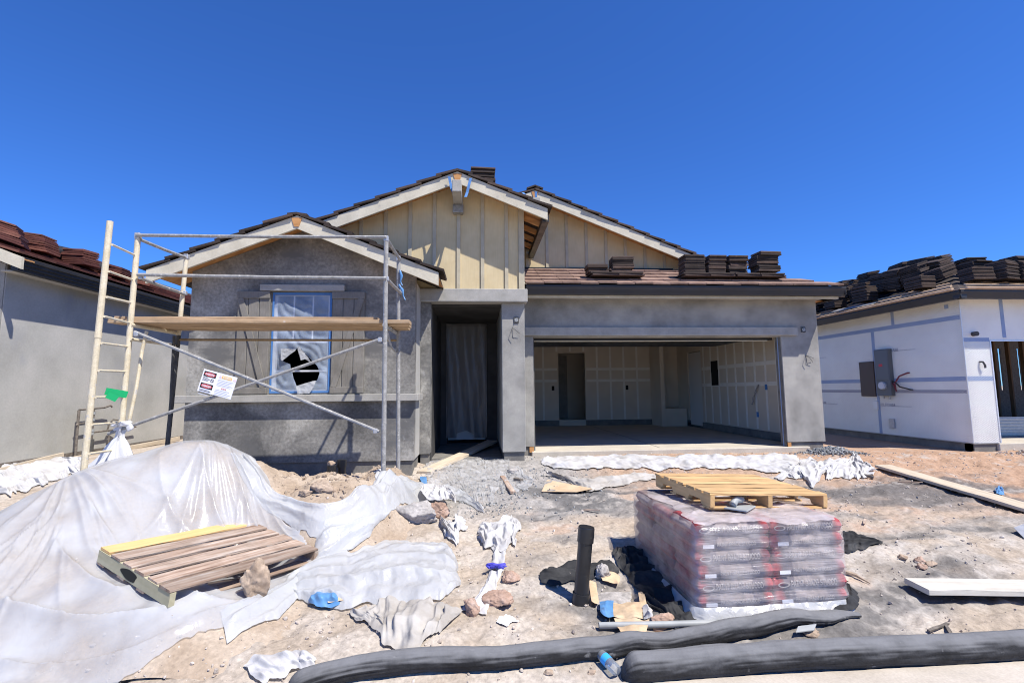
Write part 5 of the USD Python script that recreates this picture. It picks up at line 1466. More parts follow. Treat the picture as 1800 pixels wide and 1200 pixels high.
for p in (pbt, pct, prt, pst):
    S_('coupler', fitting(p - [0, .0, .02]), 'galv')
for p in (atY(248, 487, YF), atY(325, 515, YB), atY(680, 490, YF), atY(704, 514, YB), atY(240, 587, YF - .04), atY(668, 597, YF - .03), atY(660, 757, YF - .03)):
    S_('coupler', fitting(p, .024), 'galv')
for (a, b) in (((236, 583), (666, 758)), ((190, 762), (668, 596))):
    p, q = atY(*a, YF - .035), atY(*b, YF - .035)
    S_('cross_brace', tube([p, q], .0185, 8), 'grey_pipe')
S_('rear_rail', tube([atY(306, 597, YB), atY(700, 598, YB)], .016, 8), 'brown_pipe')
zb_ = 1.93
S_('bearer', tube([(XL - .04, YF - .02, zb_), (XL - .02, YB + .05, zb_)], .024, 10), 'cream_paint')
S_('bearer', tube([(XL - .03, YF - .02, zb_ - .17), (XL - .02, YB + .02, zb_ - .17)], .018, 8), 'cream_paint')
S_('bearer', tube([(XR - .0, YF - .02, zb_), (XR - .0, YB + .05, zb_)], .024, 10), 'grey_pipe')
S_('bearer', tube([(XR - .0, YF + .02, zb_ + .02), (XR + .0, YF + .45, zb_ - .22), (XR, YB, zb_ - .26)], .016, 8), 'grey_pipe')
pz = zb_ + .026
pl1 = Thing('scaffold_plank', 'front timber plank of the scaffold deck, stained and splashed', 'plank', (XL, 6.0, pz))
pl1.part('plank', plank((-4.32, 6.03, pz + .022), (-.84, 6.06, pz + .022), .235, .043, seed=21, seg=10, warp=.004), 'wood_scaffold')
pl2 = Thing('scaffold_plank', 'rear timber plank of the scaffold deck, longer at the right', 'plank', (XL, 6.4, pz))
pl2.part('plank', plank((-4.2, 6.32, pz + .022), (-.88, 6.34, pz + .022), .235, .043, seed=22, seg=10, warp=.004), 'wood_scaffold')
pl3 = Thing('scaffold_plank', 'upper plank doubled on the scaffold deck', 'plank', (XL, 6.1, pz + .045))
pl3.part('plank', plank((-4.30, 6.10, pz + .068), (-1.24, 6.14, pz + .066), .235, .043, seed=23, seg=10, warp=.003), 'wood_scaffold')
pl4 = Thing('scaffold_plank', 'rearmost plank of the scaffold deck against the house', 'plank', (XL, 6.6, pz))
pl4.part('plank', plank((-4.15, 6.585, pz + .022), (-.93, 6.60, pz + .022), .235, .043, seed=24, seg=10, warp=.004), 'wood_scaffold')
# the warning board hanging on the cross brace
c4 = [atY(359, 648, YF - .07), atY(417, 662, YF - .085), atY(402, 701, YF - .08), atY(343, 684, YF - .065)]
eu = (c4[1] - c4[0] + c4[2] - c4[3]) / 2; ev = (c4[3] - c4[0] + c4[2] - c4[1]) / 2
SW, SH = np.linalg.norm(eu), np.linalg.norm(ev)
eu /= SW; ev -= eu * (ev @ eu); ev /= np.linalg.norm(ev); en = np.cross(eu, -ev); c0 = c4[0]
if en[1] > 0:
    en = -en


def on_sign(m, u, v, d=.0):
    """A mesh in its own xy plane to the sign's surface; u to the right, v down."""
    V = m.vertices
    w = c0 + np.outer(V[:, 0] + u, eu) + np.outer(v - V[:, 1], ev) + np.outer(V[:, 2] + d, en)
    r = trimesh.Trimesh(w, m.faces, process=False)
    return r


def srect(u0, u1, v0, v1, d, t=.0008):
    return on_sign(bx(u0, u1, -v1, -v0, 0, t), 0, 0, d)


sg = Thing('warning_board', 'white warning board tied to the scaffold cross brace with red and black DANGER panels', 'sign', c0)
sg.part('board', on_sign(bx(0, SW, -SH, 0, -.006, 0), 0, 0), 'label_white')


def stext(s, h, u, v, m, d=.0022, bold=True, width=None, name='lettering'):
    t = meshkit.text_mesh(s, h, .0006, bold=bold)
    t.vertices -= [t.bounds[0][0], 0, 0]
    if width:
        t.vertices *= [width / t.bounds[1][0], 1, 1]
    sg.part(name, on_sign(t, u, v, d), m)


k_ = SW / .41
for v0 in (.018, .155):
    sg.part('panel', srect(.015 * k_, .165 * k_, v0, v0 + .058, .0006), 'ink_black')
    th = np.linspace(0, 2 * np.pi, 33)[:-1]
    el = trimesh.creation.extrude_polygon(Polygon(np.column_stack([.09 * k_ + .068 * k_ * np.cos(th), -(v0 + .029) + .022 * np.sin(th)])), .0006, engine='earcut')
    sg.part('oval', on_sign(el, 0, 0, .0015), 'ink_red')
    stext('DANGER', .024, .037 * k_, v0 + .041, 'label_white', .0024, width=.106 * k_)
for i, (s, w) in enumerate((('DO NOT', .06), ('USE OR CLIMB', .085), ('SCAFFOLD', .07))):
    stext(s, .010, .02 * k_, .092 + .017 * i, 'ink_black', width=w * k_)
th = np.linspace(0, 2 * np.pi, 25)[:-1]
ring = Polygon(np.column_stack([np.cos(th), np.sin(th)]) * .020).difference(Polygon(np.column_stack([np.cos(th), np.sin(th)]) * .015))
sg.part('symbol', on_sign(trimesh.creation.extrude_polygon(ring, .0006, engine='earcut'), .135 * k_, .11, .0012), 'ink_black')
sg.part('symbol', on_sign(bar((-.012, .012, 0), (.012, -.012, 0), .004, .0006), .135 * k_, .11, .0016), 'ink_black')
for i, w in enumerate((.12, .14, .13, .145, .12)):
    sg.part('text_line', srect(.018 * k_, (.018 + w) * k_, .222 + .0145 * i, .229 + .0145 * i, .0006), 'ink_black' if i % 2 else 'ink_grey')
sg.part('panel', srect(.235 * k_, .355 * k_, .022, .055, .0006), 'ink_orange')
stext('WARNING', .018, .245 * k_, .047, 'label_white', .0018, width=.10 * k_)
for u in (.20, .375):
    warn = Polygon([(0, 0), (.032, 0), (.016, .028)]).difference(Polygon([(.006, .004), (.026, .004), (.016, .021)]))
    sg.part('symbol', on_sign(trimesh.creation.extrude_polygon(warn, .0006, engine='earcut'), u * k_, .052, .0010), 'ink_pink')
for i in range(12):
    if i in (5, 6):
        continue
    sg.part('text_line', srect(.20 * k_, (.39 - .02 * ((i * 7) % 3)) * k_, .074 + .0165 * i, .078 + .0165 * i, .0006), 'ink_grey')
stext('ALWAYS', .014, .265 * k_, .176, 'ink_red', .0012, width=.06 * k_)
single('green_tape', 'scrap of green tape stuck on the scaffold ladder', 'tape', cat(moved(bx(-.10, .10, -.002, .002, -.04, .035), atY(205, 690, 5.6), .9, (0, 12, 0)), moved(bx(-.05, .05, -.002, .002, -.05, .02), atY(199, 695, 5.55), .7, (0, 30, 0))), 'green_tape')
# white bag knotted to the ladder foot
bt = atY(214, 748, YF - .03)
prof = [(0, .02), (.04, .045), (.09, .02), (.13, .025), (.22, .07), (.34, .12), (.46, .17), (.56, .20), (.62, .19)]
th = np.linspace(0, 2 * np.pi, 73)[:-1]
V = []
rg = np.random.default_rng(4)
for z, r in prof:
    fold = 1 + .30 * np.sin(th * 9 + 2 * z) * min(1, z * 5) + .18 * np.sin(th * 5 + 1 + 5 * z) + .1 * np.sin(th * 17 + z * 20)
    V.append(np.column_stack([r * fold * np.cos(th) * 1.15 - .12 * z + .02 * np.sin(th * 3 + z * 9), r * fold * np.sin(th) * .8, np.full(72, -z)]))
V = np.vstack(V) + bt
F = []
for i in range(len(prof) - 1):
    for j in range(72):
        k = (j + 1) % 72
        F += [[i * 72 + j, (i + 1) * 72 + j, (i + 1) * 72 + k], [i * 72 + j, (i + 1) * 72 + k, i * 72 + k]]
wb = Thing('white_bag', 'white plastic bag knotted round the scaffold ladder foot', 'bag', bt)
wb.part('bag', trimesh.Trimesh(V, np.array(F), process=False), 'white_bag', smooth=True)
wb.part('knot_ends', cat(moved(rough_rock((.16, .05, .07), 3, 2), bt + [.06, -.03, .02], .3), moved(rough_rock((.10, .05, .05), 5, 2), bt + [-.06, -.03, .01], -.4), moved(rough_rock((.07, .04, .10), 6, 2), bt + [.10, -.02, -.02], .2)), 'white_bag', smooth=True)
for k, (a, b, y) in enumerate((((703, 475), (704, 495), YB), ((701, 500), (709, 520), YB))):
    p = atY(*a, y - .04); q = atY(*b, y - .04)
    single('tape_wrap', ('upper', 'lower')[k] + ' twist of blue tape on the right rear scaffold post', 'tape', cat(tube([p, p * .5 + q * .5 + [.02, -.01, 0], q], [.012, .022, .009], 7), tube([q, q + [.03, -.02, -.06]], .008, 6)), 'blue_poly', smooth=True)

# ---------------------------------------------------------------- planks on the ground
t = Thing('plank', 'pale plank leading into the dark porch', 'plank', (-.6, 8.3, -.1))
t.part('board', plank(atY(745, 829, 7.55) + [0, 0, -.012], (.30, 10.2, .075), .235, .04, seed=31, seg=8), 'wood_plank')
p0, p1 = hit(1552, 824), hit(1850, 915)
t = Thing('plank', 'long pale plank lying on red dirt beside the right-hand house', 'plank', p0)
t.part('board', plank(p0 + [0, 0, .05], np.array([p1[0], p1[1], ground_z(p1[0], p1[1]) + .06]), .26, .04, seed=32, seg=8), 'wood_plank')
p0 = hit(1625, 1058)
t = Thing('plank', 'short pale plank with a clipped end near the right picture edge', 'plank', p0)
t.part('board', plank(p0 + [.02, .08, .085], p0 + [1.7, -.06, .055], .235, .042, seed=33, seg=6), 'wood_pale')
t = Thing('plank', 'brown offcut just under the short pale plank', 'plank', p0 + [1, 0, 0])
t.part('board', plank(p0 + [.85, -.14, .018], p0 + [1.8, -.22, .018], .05, .03, seed=34, seg=3), 'raw_wood' if False else 'wood_plank')
t = Thing('wood_stake', 'reddish wood stake on the grey dirt before the porch', 'stake', hit(890, 850))
t.part('board', plank(hit(883, 842) + [0, 0, .04], hit(902, 868) + [0, 0, .02], .07, .03, seed=35, seg=3), 'wood_old')
t = Thing('wood_block', 'small dark block of wood near the reddish stake', 'block', hit(912, 847))
t.part('board', plank(hit(905, 845) + [0, 0, .03], hit(917, 848) + [0, 0, .03], .06, .04, seed=36, seg=3), 'iron_rust')
t = Thing('wood_block', 'short dark offcut on red dirt right of the white sheets', 'block', hit(1527, 840))
t.part('board', plank(hit(1519, 838) + [0, 0, .03], hit(1536, 842) + [0, 0, .03], .06, .035, seed=37, seg=3), 'iron_rust')
t = Thing('cardboard', 'flat brown cardboard on dirt in front of the garage slab', 'cardboard', hit(990, 850))
t.part('sheet', slab_quad([hit(952, 866) + [0, 0, .02], hit(1012, 869) + [0, 0, .035], hit(1042, 862) + [0, 0, .03], hit(962, 845) + [0, 0, .02]], .006), 'kraft')
# ---------------------------------------------------------------- pallets
def pallet(name, label, c, eul, L, W, boards, mats, stringer_m, seed, notch=True, H_=.125, ends=0.0):
    R = Rot.from_euler('zyx', eul, degrees=True).as_matrix()
    T = np.eye(4); T[:3, :3] = R
    def w(b, off):
        M = T.copy(); M[:3, 3] = np.asarray(c) + R @ np.asarray(off, float)
        return lay(b, None, mat=M)
    t = Thing(name, label, 'pallet', c)
    rg = np.random.default_rng(seed)
    for k, (j, wd) in enumerate(boards):      # j: centre across (metres from the near edge)
        ln = L - abs(rg.normal(0, ends))
        t.part('deck_board', w(board(ln, wd, .018, seg=7, jit=.0016, seed=seed + k, c=.003, warp=.003), ((ln - L) / 2 + rg.normal(0, .004), j - W / 2, -.009 + rg.normal(0, .001))), mats[k % len(mats)])
    sh = .089
    for i, x in enumerate((-L / 2 + .02, 0, L / 2 - .02)):
        if notch:
            prof = Polygon([(-W / 2, 0), (W / 2, 0), (W / 2, -sh), (W * .36, -sh), (W * .34, -sh + .035), (W * .16, -sh + .035), (W * .14, -sh), (-W * .14, -sh), (-W * .16, -sh + .035), (-W * .34, -sh + .035), (-W * .36, -sh), (-W / 2, -sh)])
        else:
            prof = sbox(-W / 2, -sh, W / 2, 0)
        m = trimesh.creation.extrude_polygon(prof, .038, engine='earcut')
        v = m.vertices
        loc = np.column_stack([v[:, 2] - .019 + x, v[:, 0], v[:, 1] - .0185])
        uv = np.column_stack([v[:, 0] + i * 3 + seed, v[:, 1] + v[:, 2]])
        t.part('stringer', (loc @ R.T + c, m.faces, uv), stringer_m[i])
    for k, j in enumerate((.06, W * .36, W * .64, W - .06)):
        t.part('bottom_board', w(board(L - .002, .10, .016, seg=4, seed=seed + 40 + k, c=.003), (0, j - W / 2, -.0185 - sh - .0085)), mats[-1])
    return t, w


bj = [(.072, .136), (.245, .128), (.418, .132), (.590, .126), (.762, .134), (.945, .146)]
pt, w_ = pallet('wooden_pallet', 'weathered dark pallet with one fresh yellow board lying tilted on the polythene', (-2.161, 4.322, -.150), (58.0, 8.6, 1.4), 1.22, 1.02, bj, ['wood_old'] * 5 + ['wood_yellow', 'wood_old'], ['wood_green', 'wood_old', 'wood_old'], 70, notch=False, ends=.02)
# the scorched patch on the green side beam
cm = np.array([[-.66, .12, -.035], [-.66, -.10, -.06]])
th = np.linspace(0, 2 * np.pi, 30)[:-1]
pr_ = .055 * (1 + .18 * np.sin(3 * th + 1)) ; blob = Polygon(np.column_stack([.03 + .14 * (pr_ / .055) * np.cos(th) * .8, -.062 + .036 * np.sin(th)]))
m = trimesh.creation.extrude_polygon(blob, .0008, engine='earcut'); v = m.vertices
R0 = Rot.from_euler('zyx', (58.0, 8.6, 1.4), degrees=True).as_matrix()
loc = np.column_stack([-.6098 - v[:, 2], v[:, 0], v[:, 1]])
pt.part('scorch', trimesh.Trimesh(loc @ R0.T + [-2.161, 4.322, -.150], m.faces[:, ::-1], process=False), 'char')
bj2 = [(.048, .09), (.163, .09), (.30, .128), (.45, .09), (.578, .115), (.706, .09), (.842, .106)]
pallet('wooden_pallet', 'clean yellow pine pallet lying on top of the wrapped stucco sacks', (2.306, 4.293, .285), (6.7, 3.0, .2), 1.07, .90, bj2, ['wood_new'], ['wood_new'] * 3, 90)

# ---------------------------------------------------------------- the wrapped load of stucco sacks
BW, BD, BZ = 1.15, 1.24, -.505
yaw = math.radians(1.5)
bo = np.array([1.583, 3.55, BZ])
Rb = Rot.from_euler('z', yaw).as_matrix()
load = Thing('sack_pallet', 'square load of red and grey stucco sacks wrapped in clear film', 'sack pallet', bo)


def B(p):
    return np.asarray(p, float) @ Rb.T + bo


def sack(L, W, Hh, seed):
    nx, ny = 17, 11
    x = np.linspace(-1, 1, nx); y = np.linspace(-1, 1, ny)
    x = np.sign(x) * np.abs(x) ** .5; y = np.sign(y) * np.abs(y) ** .45
    Xs, Ys = np.meshgrid(x, y, indexing='ij')
    t = np.clip(1 - np.abs(Xs) ** 12, 0, 1) ** .34 * np.clip(1 - np.abs(Ys) ** 10, 0, 1) ** .32
    p = np.stack([Xs * 2 + seed, Ys * 2, 0 * Xs], -1)
    nz = .010 * (meshkit.fbm(p, 3, seed) - .5)
    top_ = np.stack([Xs * L / 2, Ys * W / 2, Hh / 2 * t + nz * t], -1).reshape(-1, 3)
    bot_ = np.stack([Xs * L / 2, Ys * W / 2, -Hh / 2 * t + nz * t], -1).reshape(-1, 3)
    f = grid_faces(nx, ny)
    v = np.vstack([top_, bot_]); n = nx * ny
    uv = np.column_stack([np.abs(np.tile(Xs.ravel(), 2)), np.tile(Ys.ravel(), 2)])
    return v, np.vstack([f[:, [0, 1, 2]], f[:, [0, 2, 1]] + n]), uv


LAY, HH = 6, .100
rg = np.random.default_rng(33)
for l in range(LAY):
    for r in range(3):
        for c in range(2):
            v, f, uv = sack(.592, .43, HH + .010, l * 10 + r * 3 + c)
            dx, dy = rg.normal(0, .006), rg.normal(0, .008)
            top_sag = .03 * (l == LAY - 1) * (r == 1)
            a = rg.normal(0, .012)
            v = v @ Rot.from_euler('z', a).as_matrix().T + [(.2925 + .575 * c) + dx, .205 + .412 * r + dy, .05 + HH * (l + .5) - top_sag]
            bag = load.part('sack', (B(v), f, uv), 'bag_paper' if r == 0 or (l + r) % 3 == 0 else 'bag_paper_plain', smooth=True)
            if r == 0:
                big_t = l % 2 == 1
                tm = meshkit.text_mesh('PAINT GRADE STUCCO', .040 if big_t else .026, .0008, bold=True)
                tm.vertices -= [tm.bounds[0][0], 0, 0]
                wd = .36 if big_t else .30
                tm.vertices *= [wd / tm.bounds[1][0], 1, 1]
                V = tm.vertices
                x0 = (.2925 + .575 * c) - wd / 2 + .02 + dx
                zc = .05 + HH * (l + .5) - .014
                # the side of a sack is curved: set the letters on it
                ysurf = -.013 + dy + .022 * (np.abs(V[:, 1] - .014) / (HH / 2)) ** 2
                loc = np.column_stack([x0 + V[:, 0], ysurf - V[:, 2], zc + V[:, 1]])
                load.part('lettering', trimesh.Trimesh(B(loc), tm.faces, process=False), 'sack_ink', parent=bag)
                if big_t:
                    ell = trimesh.creation.extrude_polygon(Polygon(np.column_stack([.045 * np.cos(th), .019 * np.sin(th)])).difference(Polygon(np.column_stack([.036 * np.cos(th), .013 * np.sin(th)]))), .0008, engine='earcut')
                    V = ell.vertices
                    loc = np.column_stack([x0 - .058 + V[:, 0], -.011 + dy + 0 * V[:, 0] - V[:, 2], zc + .014 + V[:, 1]])
                    load.part('emblem', trimesh.Trimesh(B(loc), ell.faces, process=False), 'sack_ink', parent=bag)
                lb = np.array([[(.2925 + .575 * c) + (.17 if l % 2 else -.24), -.016 + dy, zc - .012]])
                if not big_t:
                    load.part('code_label', trimesh.Trimesh(B(bx(lb[0, 0], lb[0, 0] + .085, lb[0, 1] - .001, lb[0, 1] + .001, lb[0, 2], lb[0, 2] + .026).vertices), bx(0, 1, 0, 1, 0, 1).faces, process=False), 'label_white', parent=bag)
# base board and film
load.part('base', trimesh.Trimesh(B(bx(.03, BW - .03, .03, BD - .03, -.03, .045).vertices), bx(0, 1, 0, 1, 0, 1).faces, process=False), 'wood_plank' if False else 'kraft')
nper = 220
tt = np.linspace(0, 1, nper + 1)[:-1]
rr = sbox(.0, .0, BW, BD).buffer(-.05).buffer(.075)
per = np.array([rr.exterior.interpolate(s, normalized=True).coords[0] for s in tt])
cen = np.array([BW / 2, BD / 2])
TOPZ = .05 + HH * LAY
lv = np.concatenate([np.linspace(.0, TOPZ - .03, 34), TOPZ - .03 + .045 * np.sin(np.linspace(.15, 1, 6) * np.pi / 2)])
rows = []
for i, z in enumerate(lv):
    inn = 0.0 if i < 34 else .02 + .20 * ((i - 33) / 6) ** 1.6
    d = per - cen; d = d / np.linalg.norm(d, axis=1, keepdims=True)
    pin = .004 * (.5 - .5 * np.cos(2 * np.pi * (z - .05) / HH))
    q = np.column_stack([per * 4, np.full(nper, z * 9)])
    nz = .016 * (meshkit.fbm(q, 4, 6) - .5) + .007 * tri(per[:, 0] * 3.1 + z * 5 + per[:, 1] * 3.0) ** 3 + .006 * tri(per[:, 0] * 1.7 - z * 9 - per[:, 1] * 2.0) ** 4
    p2 = per - d * (inn - pin * .6 - .004)[..., None] if np.ndim(inn) else per - d * (inn - pin * .6 - .004) + d * nz[:, None]
    rows.append(np.column_stack([p2, z + .012 * (meshkit.fbm(q * [1, 1, .0] + 3, 3, 7) - .5) * (i >= 34)]))
V = np.vstack(rows)
F = []
n2 = len(lv)
for i in range(n2 - 1):
    j = np.arange(nper); k = (j + 1) % nper
    F.append(np.column_stack([i * nper + j, i * nper + k, (i + 1) * nper + k])); F.append(np.column_stack([i * nper + j, (i + 1) * nper + k, (i + 1) * nper + j]))
load.part('wrap_film', trimesh.Trimesh(B(V), np.vstack(F), process=False), 'film_wrap', smooth=True)
# torn film gathered at the foot
rows = []
for i, z in enumerate((.075, .05, .02, -.005, -.012)):
    q = np.column_stack([per * 9, np.full(nper, i * .7)])
    out = .012 + .014 * i + (.05 + .02 * i) * (meshkit.fbm(q, 3, 9) - .35) * (i / 4) + .014 * tri(np.arange(nper) / nper * 46) * (i > 0)
    d = per - cen; d = d / np.linalg.norm(d, axis=1, keepdims=True)
    rows.append(np.column_stack([per + d * out[:, None], z + .02 * (meshkit.fbm(q * .6, 3, 5) - .5)]))
V = np.vstack(rows); F = []
for i in range(4):
    j = np.arange(nper); k = (j + 1) % nper
    F.append(np.column_stack([i * nper + j, (i + 1) * nper + k, i * nper + k])); F.append(np.column_stack([i * nper + j, (i + 1) * nper + j, (i + 1) * nper + k]))
load.part('film_skirt', trimesh.Trimesh(B(V), np.vstack(F), process=False), 'film_white', smooth=True)
# film lying over the top and the bits left on it
tp_ = sheet([(.03, .02), (.6, -.01), (1.12, .02)], [(.03, .95), (.6, .9), (1.12, .9)], .012, amp=.03, freq=(4, 4), seed=61, px=False, ragged=.2, zfun=lambda x, y: TOPZ - .012 + 0 * x)
load.part('top_film', trimesh.Trimesh(B(tp_.vertices), tp_.faces, process=False), 'film_top', smooth=True)
sp = B([[.50, .27, TOPZ + .035]])[0]
t = Thing('plastic_plate', 'small dark square plate lying on top of the sacks before the pallet', 'plate', sp)
t.part('plate', moved(cbx(-.11, .11, -.10, .10, 0, .012, .003), sp, .75), 'pvc_grey')
t.part('stub', moved(tube([(-.06, 0, .03), (0, .02, .06), (.07, .02, .055)], .028, 10), sp, .4), 'pvc_grey', smooth=True)

# ---------------------------------------------------------------- black rolls along the pavement
def sock(path, ra, rb, seed, n=56, seg=240, flat_end=None, tie_start=True):
    p = resample(path, seg)
    z = ground_z(p[:, 0], p[:, 1])
    z = np.convolve(np.pad(z, 6, mode='edge'), np.ones(13) / 13, 'valid')
    t = np.gradient(p, axis=0); t /= np.linalg.norm(t, axis=1, keepdims=True)
    s = np.column_stack([t[:, 1], -t[:, 0]])
    L = np.concatenate([[0], np.cumsum(np.linalg.norm(np.diff(p, axis=0), axis=1))])
    th = np.arange(n) / n * 2 * np.pi
    V = []
    for i in range(seg):
        e0 = np.clip(L[i] / .10, 0, 1) if tie_start else 1
        e1 = np.clip((L[-1] - L[i]) / .10, 0, 1)
        k = math.sqrt(max(.02, 1 - (1 - e0) ** 2)) * (math.sqrt(max(.02, 1 - (1 - e1) ** 2)) if flat_end is None else 1)
        a, b = ra * k, rb * k
        if flat_end is not None:
            f = np.clip((L[-1] - L[i]) / flat_end, 0, 1)
            a, b = a * (1.15 - .15 * f) * (.35 + .65 * min(1, (L[-1] - L[i]) / .25)), b * (.22 + .78 * f)
        q = np.column_stack([np.full(n, L[i] * 3.5), np.cos(th) * 1.1 + seed, np.sin(th) * 1.1])
        q2 = np.column_stack([np.full(n, L[i] * 9), np.cos(th) * 2.6 + seed, np.sin(th) * 2.6])
        r = 1 + .16 * (meshkit.fbm(q, 3, seed) - .5) + .10 * (meshkit.fbm(q2, 3, seed + 1) - .5) - .05 * tri(L[i] * 2.1 + .4 * np.sin(th)) * (np.sin(th) > -.2)
        q3 = np.column_stack([np.full(n, L[i] * 2.2), np.cos(th) * 7 + seed, np.sin(th) * 7])
        r = r + .15 * (np.abs(meshkit.fbm(q3, 3, seed + 2) - .5) * 2 - .25)
        # flattened underneath; a seam along the front side
        seam = .05 * np.exp(-((th - 3.75) / .12) ** 2)
        x = a * np.cos(th) * r; zz = b * np.maximum(np.sin(th), -.78) * r
        x = x * (1 + seam)
        V.append(np.column_stack([p[i, 0] + s[i, 0] * x, p[i, 1] + s[i, 1] * x, z[i] + b * .76 + zz]))
    V = np.vstack(V); F = []
    for i in range(seg - 1):
        j = np.arange(n); k = (j + 1) % n
        F.append(np.column_stack([i * n + j, (i + 1) * n + k, i * n + k])); F.append(np.column_stack([i * n + j, (i + 1) * n + j, (i + 1) * n + k]))
    c0, c1 = len(V), len(V) + 1
    V = np.vstack([V, V[:n].mean(0), V[(seg - 1) * n:seg * n].mean(0)])
    j = np.arange(n); k = (j + 1) % n
    F.append(np.column_stack([np.full(n, c0), j, k])); e = (seg - 1) * n
    F.append(np.column_stack([np.full(n, c1), e + k, e + j]))
    ks_ = int(round(3.75 / (2 * np.pi) * n)) % n
    seam_ = tube(V[:-2].reshape(seg, n, 3)[4:-4:3, ks_] + [0, -.004, 0], .0035, 5)
    return trimesh.Trimesh(V, np.vstack(F), process=False), seam_


def sock_thing(label, made_):
    t = Thing('silt_sock', label, 'fabric roll', made_[0].vertices[0])
    t.part('fabric_tube', made_[0], 'geotextile', smooth=True)
    t.part('seam', made_[1], 'pvc_grey')


sock_thing('long dusty black fabric roll along the pavement edge, its left end on the sand', sock([(-1.10, 3.03), (-.9, 3.11), (-.55, 3.16), (.0, 3.17), (.6, 3.20), (1.15, 3.27), (1.7, 3.34), (2.2, 3.42), (2.72, 3.45)], .069, .066, 5, flat_end=.7))
sock_thing('shorter thicker black fabric roll at the lower right picture edge', sock([(.86, 3.03), (1.2, 3.04), (1.9, 3.06), (2.6, 3.05), (3.3, 3.05), (4.2, 3.08), (5.4, 3.1)], .088, .083, 9))

# black weed fabric about the sacks
for k, (a, b, lab, kd) in enumerate((([(942, 1008), (965, 1000), (1010, 995), (1075, 985)], [(948, 1026), (975, 1030), (1010, 1022), (1090, 1012)], 'black fabric gathered left of the black pipe', 'pleat'),
                                     ([(1075, 970), (1110, 962), (1150, 965)], [(1140, 1070), (1180, 1085), (1225, 1080)], 'black fabric in the shade left of the wrapped sacks', 'pleat'),
                                     ([(1480, 935), (1520, 942), (1556, 952)], [(1482, 975), (1510, 966), (1550, 958)], 'black fabric flap sticking out right of the sacks', 'pleat'),
                                     ([(1478, 1045), (1495, 1038), (1512, 1050)], [(1470, 1075), (1490, 1078), (1508, 1072)], 'black fabric bunched at the right foot of the sacks', 'crumple'))):
    single('black_fabric', lab, 'fabric', sheet(a, b, .012, amp=.06, folds=kd, freq=(1.0, 6) if kd == 'pleat' else (6, 6), seed=80 + k, ragged=.35), 'black_cloth', smooth=True)
t = Thing('fabric_edge', 'thin curled strip of fabric on the dirt right of the sacks', 'fabric', hit(1500, 1015))
t.part('strip', tube([hit(1484, 1010) + [0, 0, .03], hit(1505, 1017) + [0, 0, .03], hit(1530, 1028) + [0, 0, .015]], [.018, .014, .004], 7), 'rock_tan')

# ---------------------------------------------------------------- pipes
pb_ = np.array([.80, 3.86, ground_z(.80, 3.86)])
ptop = atY(1031, 925, 3.86)
pp = Thing('drain_pipe', 'upright black plastic drain pipe standing in the dark dirt', 'pipe', pb_)
base = pb_ + [-.02, 0, -.06]
dv_ = (ptop - base) / np.linalg.norm(ptop - base)
pp.part('pipe', tube([base, ptop - dv_ * .11], .056, 24), 'abs_black', smooth=40)
pp.part('coupling', tube([ptop - dv_ * .115, ptop - dv_ * .01, ptop], [.064, .064, .060], 24), 'abs_black', smooth=40)
pp.part('coupling', tube([base + dv_ * .02, base + dv_ * .14], .066, 20), 'abs_black', smooth=40)
for k, (px, p0, p1, lab) in enumerate(((601, 838, 808, 'taller black pipe stub in the sand before the bay wall'), (583, 848, 818, 'lower black pipe stub topped with a clod of sand'))):
    yy = 6.55 - .1 * k
    a, b = atY(px, p0, yy), atY(px, p1, yy)
    t = Thing('pipe_stub', lab, 'pipe', a)
    t.part('pipe', tube([a - [0, 0, .15], b], .052, 18), 'abs_black', smooth=40)
    t.part('collar', tube([b - [0, 0, .09], b + [0, 0, .002]], .060, 18), 'abs_black', smooth=40)
    if k:
        t.part('clod', moved(rough_rock((.10, .10, .08), 17, 2), b + [0, 0, .02]), 'rock_tan', smooth=50)
a, b = hit(1053, 1108), hit(1330, 1100)
t = Thing('grey_conduit', 'grey plastic conduit lying before the sacks beside the black roll', 'pipe', a)
t.part('pipe', tube([a + [0, .0, .035], a * .6 + b * .4 + [0, 0, .03], b + [0, 0, .03]], .022, 12), 'pvc_grey', smooth=True)

# ---------------------------------------------------------------- rocks
def rock(name, label, px, py, size, seed, m, sink=.3, rz=0.0, group=None, up=0.0, sub=4):
    p = hit(px, py)
    k = moved(rough_rock(size, seed, sub), p + [0, size[1] * .3, size[2] * (.5 - sink) + up], rz)
    single(name, label, 'rock', k, m, smooth=35, group=group)


rock('rock', 'big grey and pink boulder half under the white plastic', 735, 922, (.46, .34, .34), 2, 'rock_grey', .22)
rock('rock', 'pink broken lump against the right of the big boulder', 768, 912, (.25, .22, .24), 4, 'rock_pink', .2)
rock('rock', 'tall tan rock standing on the polythene by the dark pallet', 437, 1060, (.20, .16, .30), 7, 'rock_tan', .12, up=.02)
rock('rock', 'pinkish round rock at the lower end of the white strip', 878, 1070, (.20, .17, .14), 9, 'rock_pink', .2)
rock('rock', 'dark-footed tan rock left of the pinkish round rock', 829, 1082, (.14, .13, .13), 12, 'rock_pink', .2)
rock('rock', 'tan rock just right of the blue glove', 896, 1024, (.14, .12, .10), 14, 'rock_pink', .15)
rock('rock', 'small brown stone on the grey dirt under the porch pillar', 905, 832, (.19, .12, .10), 16, 'rock_grey', .2)
rock('rock', 'crumbled pink lump beside the grey conduit', 1168, 1106, (.20, .13, .12), 18, 'rock_pink', .15)
rock('rock', 'grey crumbling mortar lump right of the black pipe', 1062, 1022, (.17, .16, .16), 20, 'rock_grey', .2)
rock('rock', 'sandy clod on the sand heap before the bay', 562, 866, (.26, .22, .20), 22, 'rock_tan', .3)
rock('rock', 'smaller clod left of the sandy clod', 535, 872, (.12, .12, .10), 23, 'rock_tan', .3)
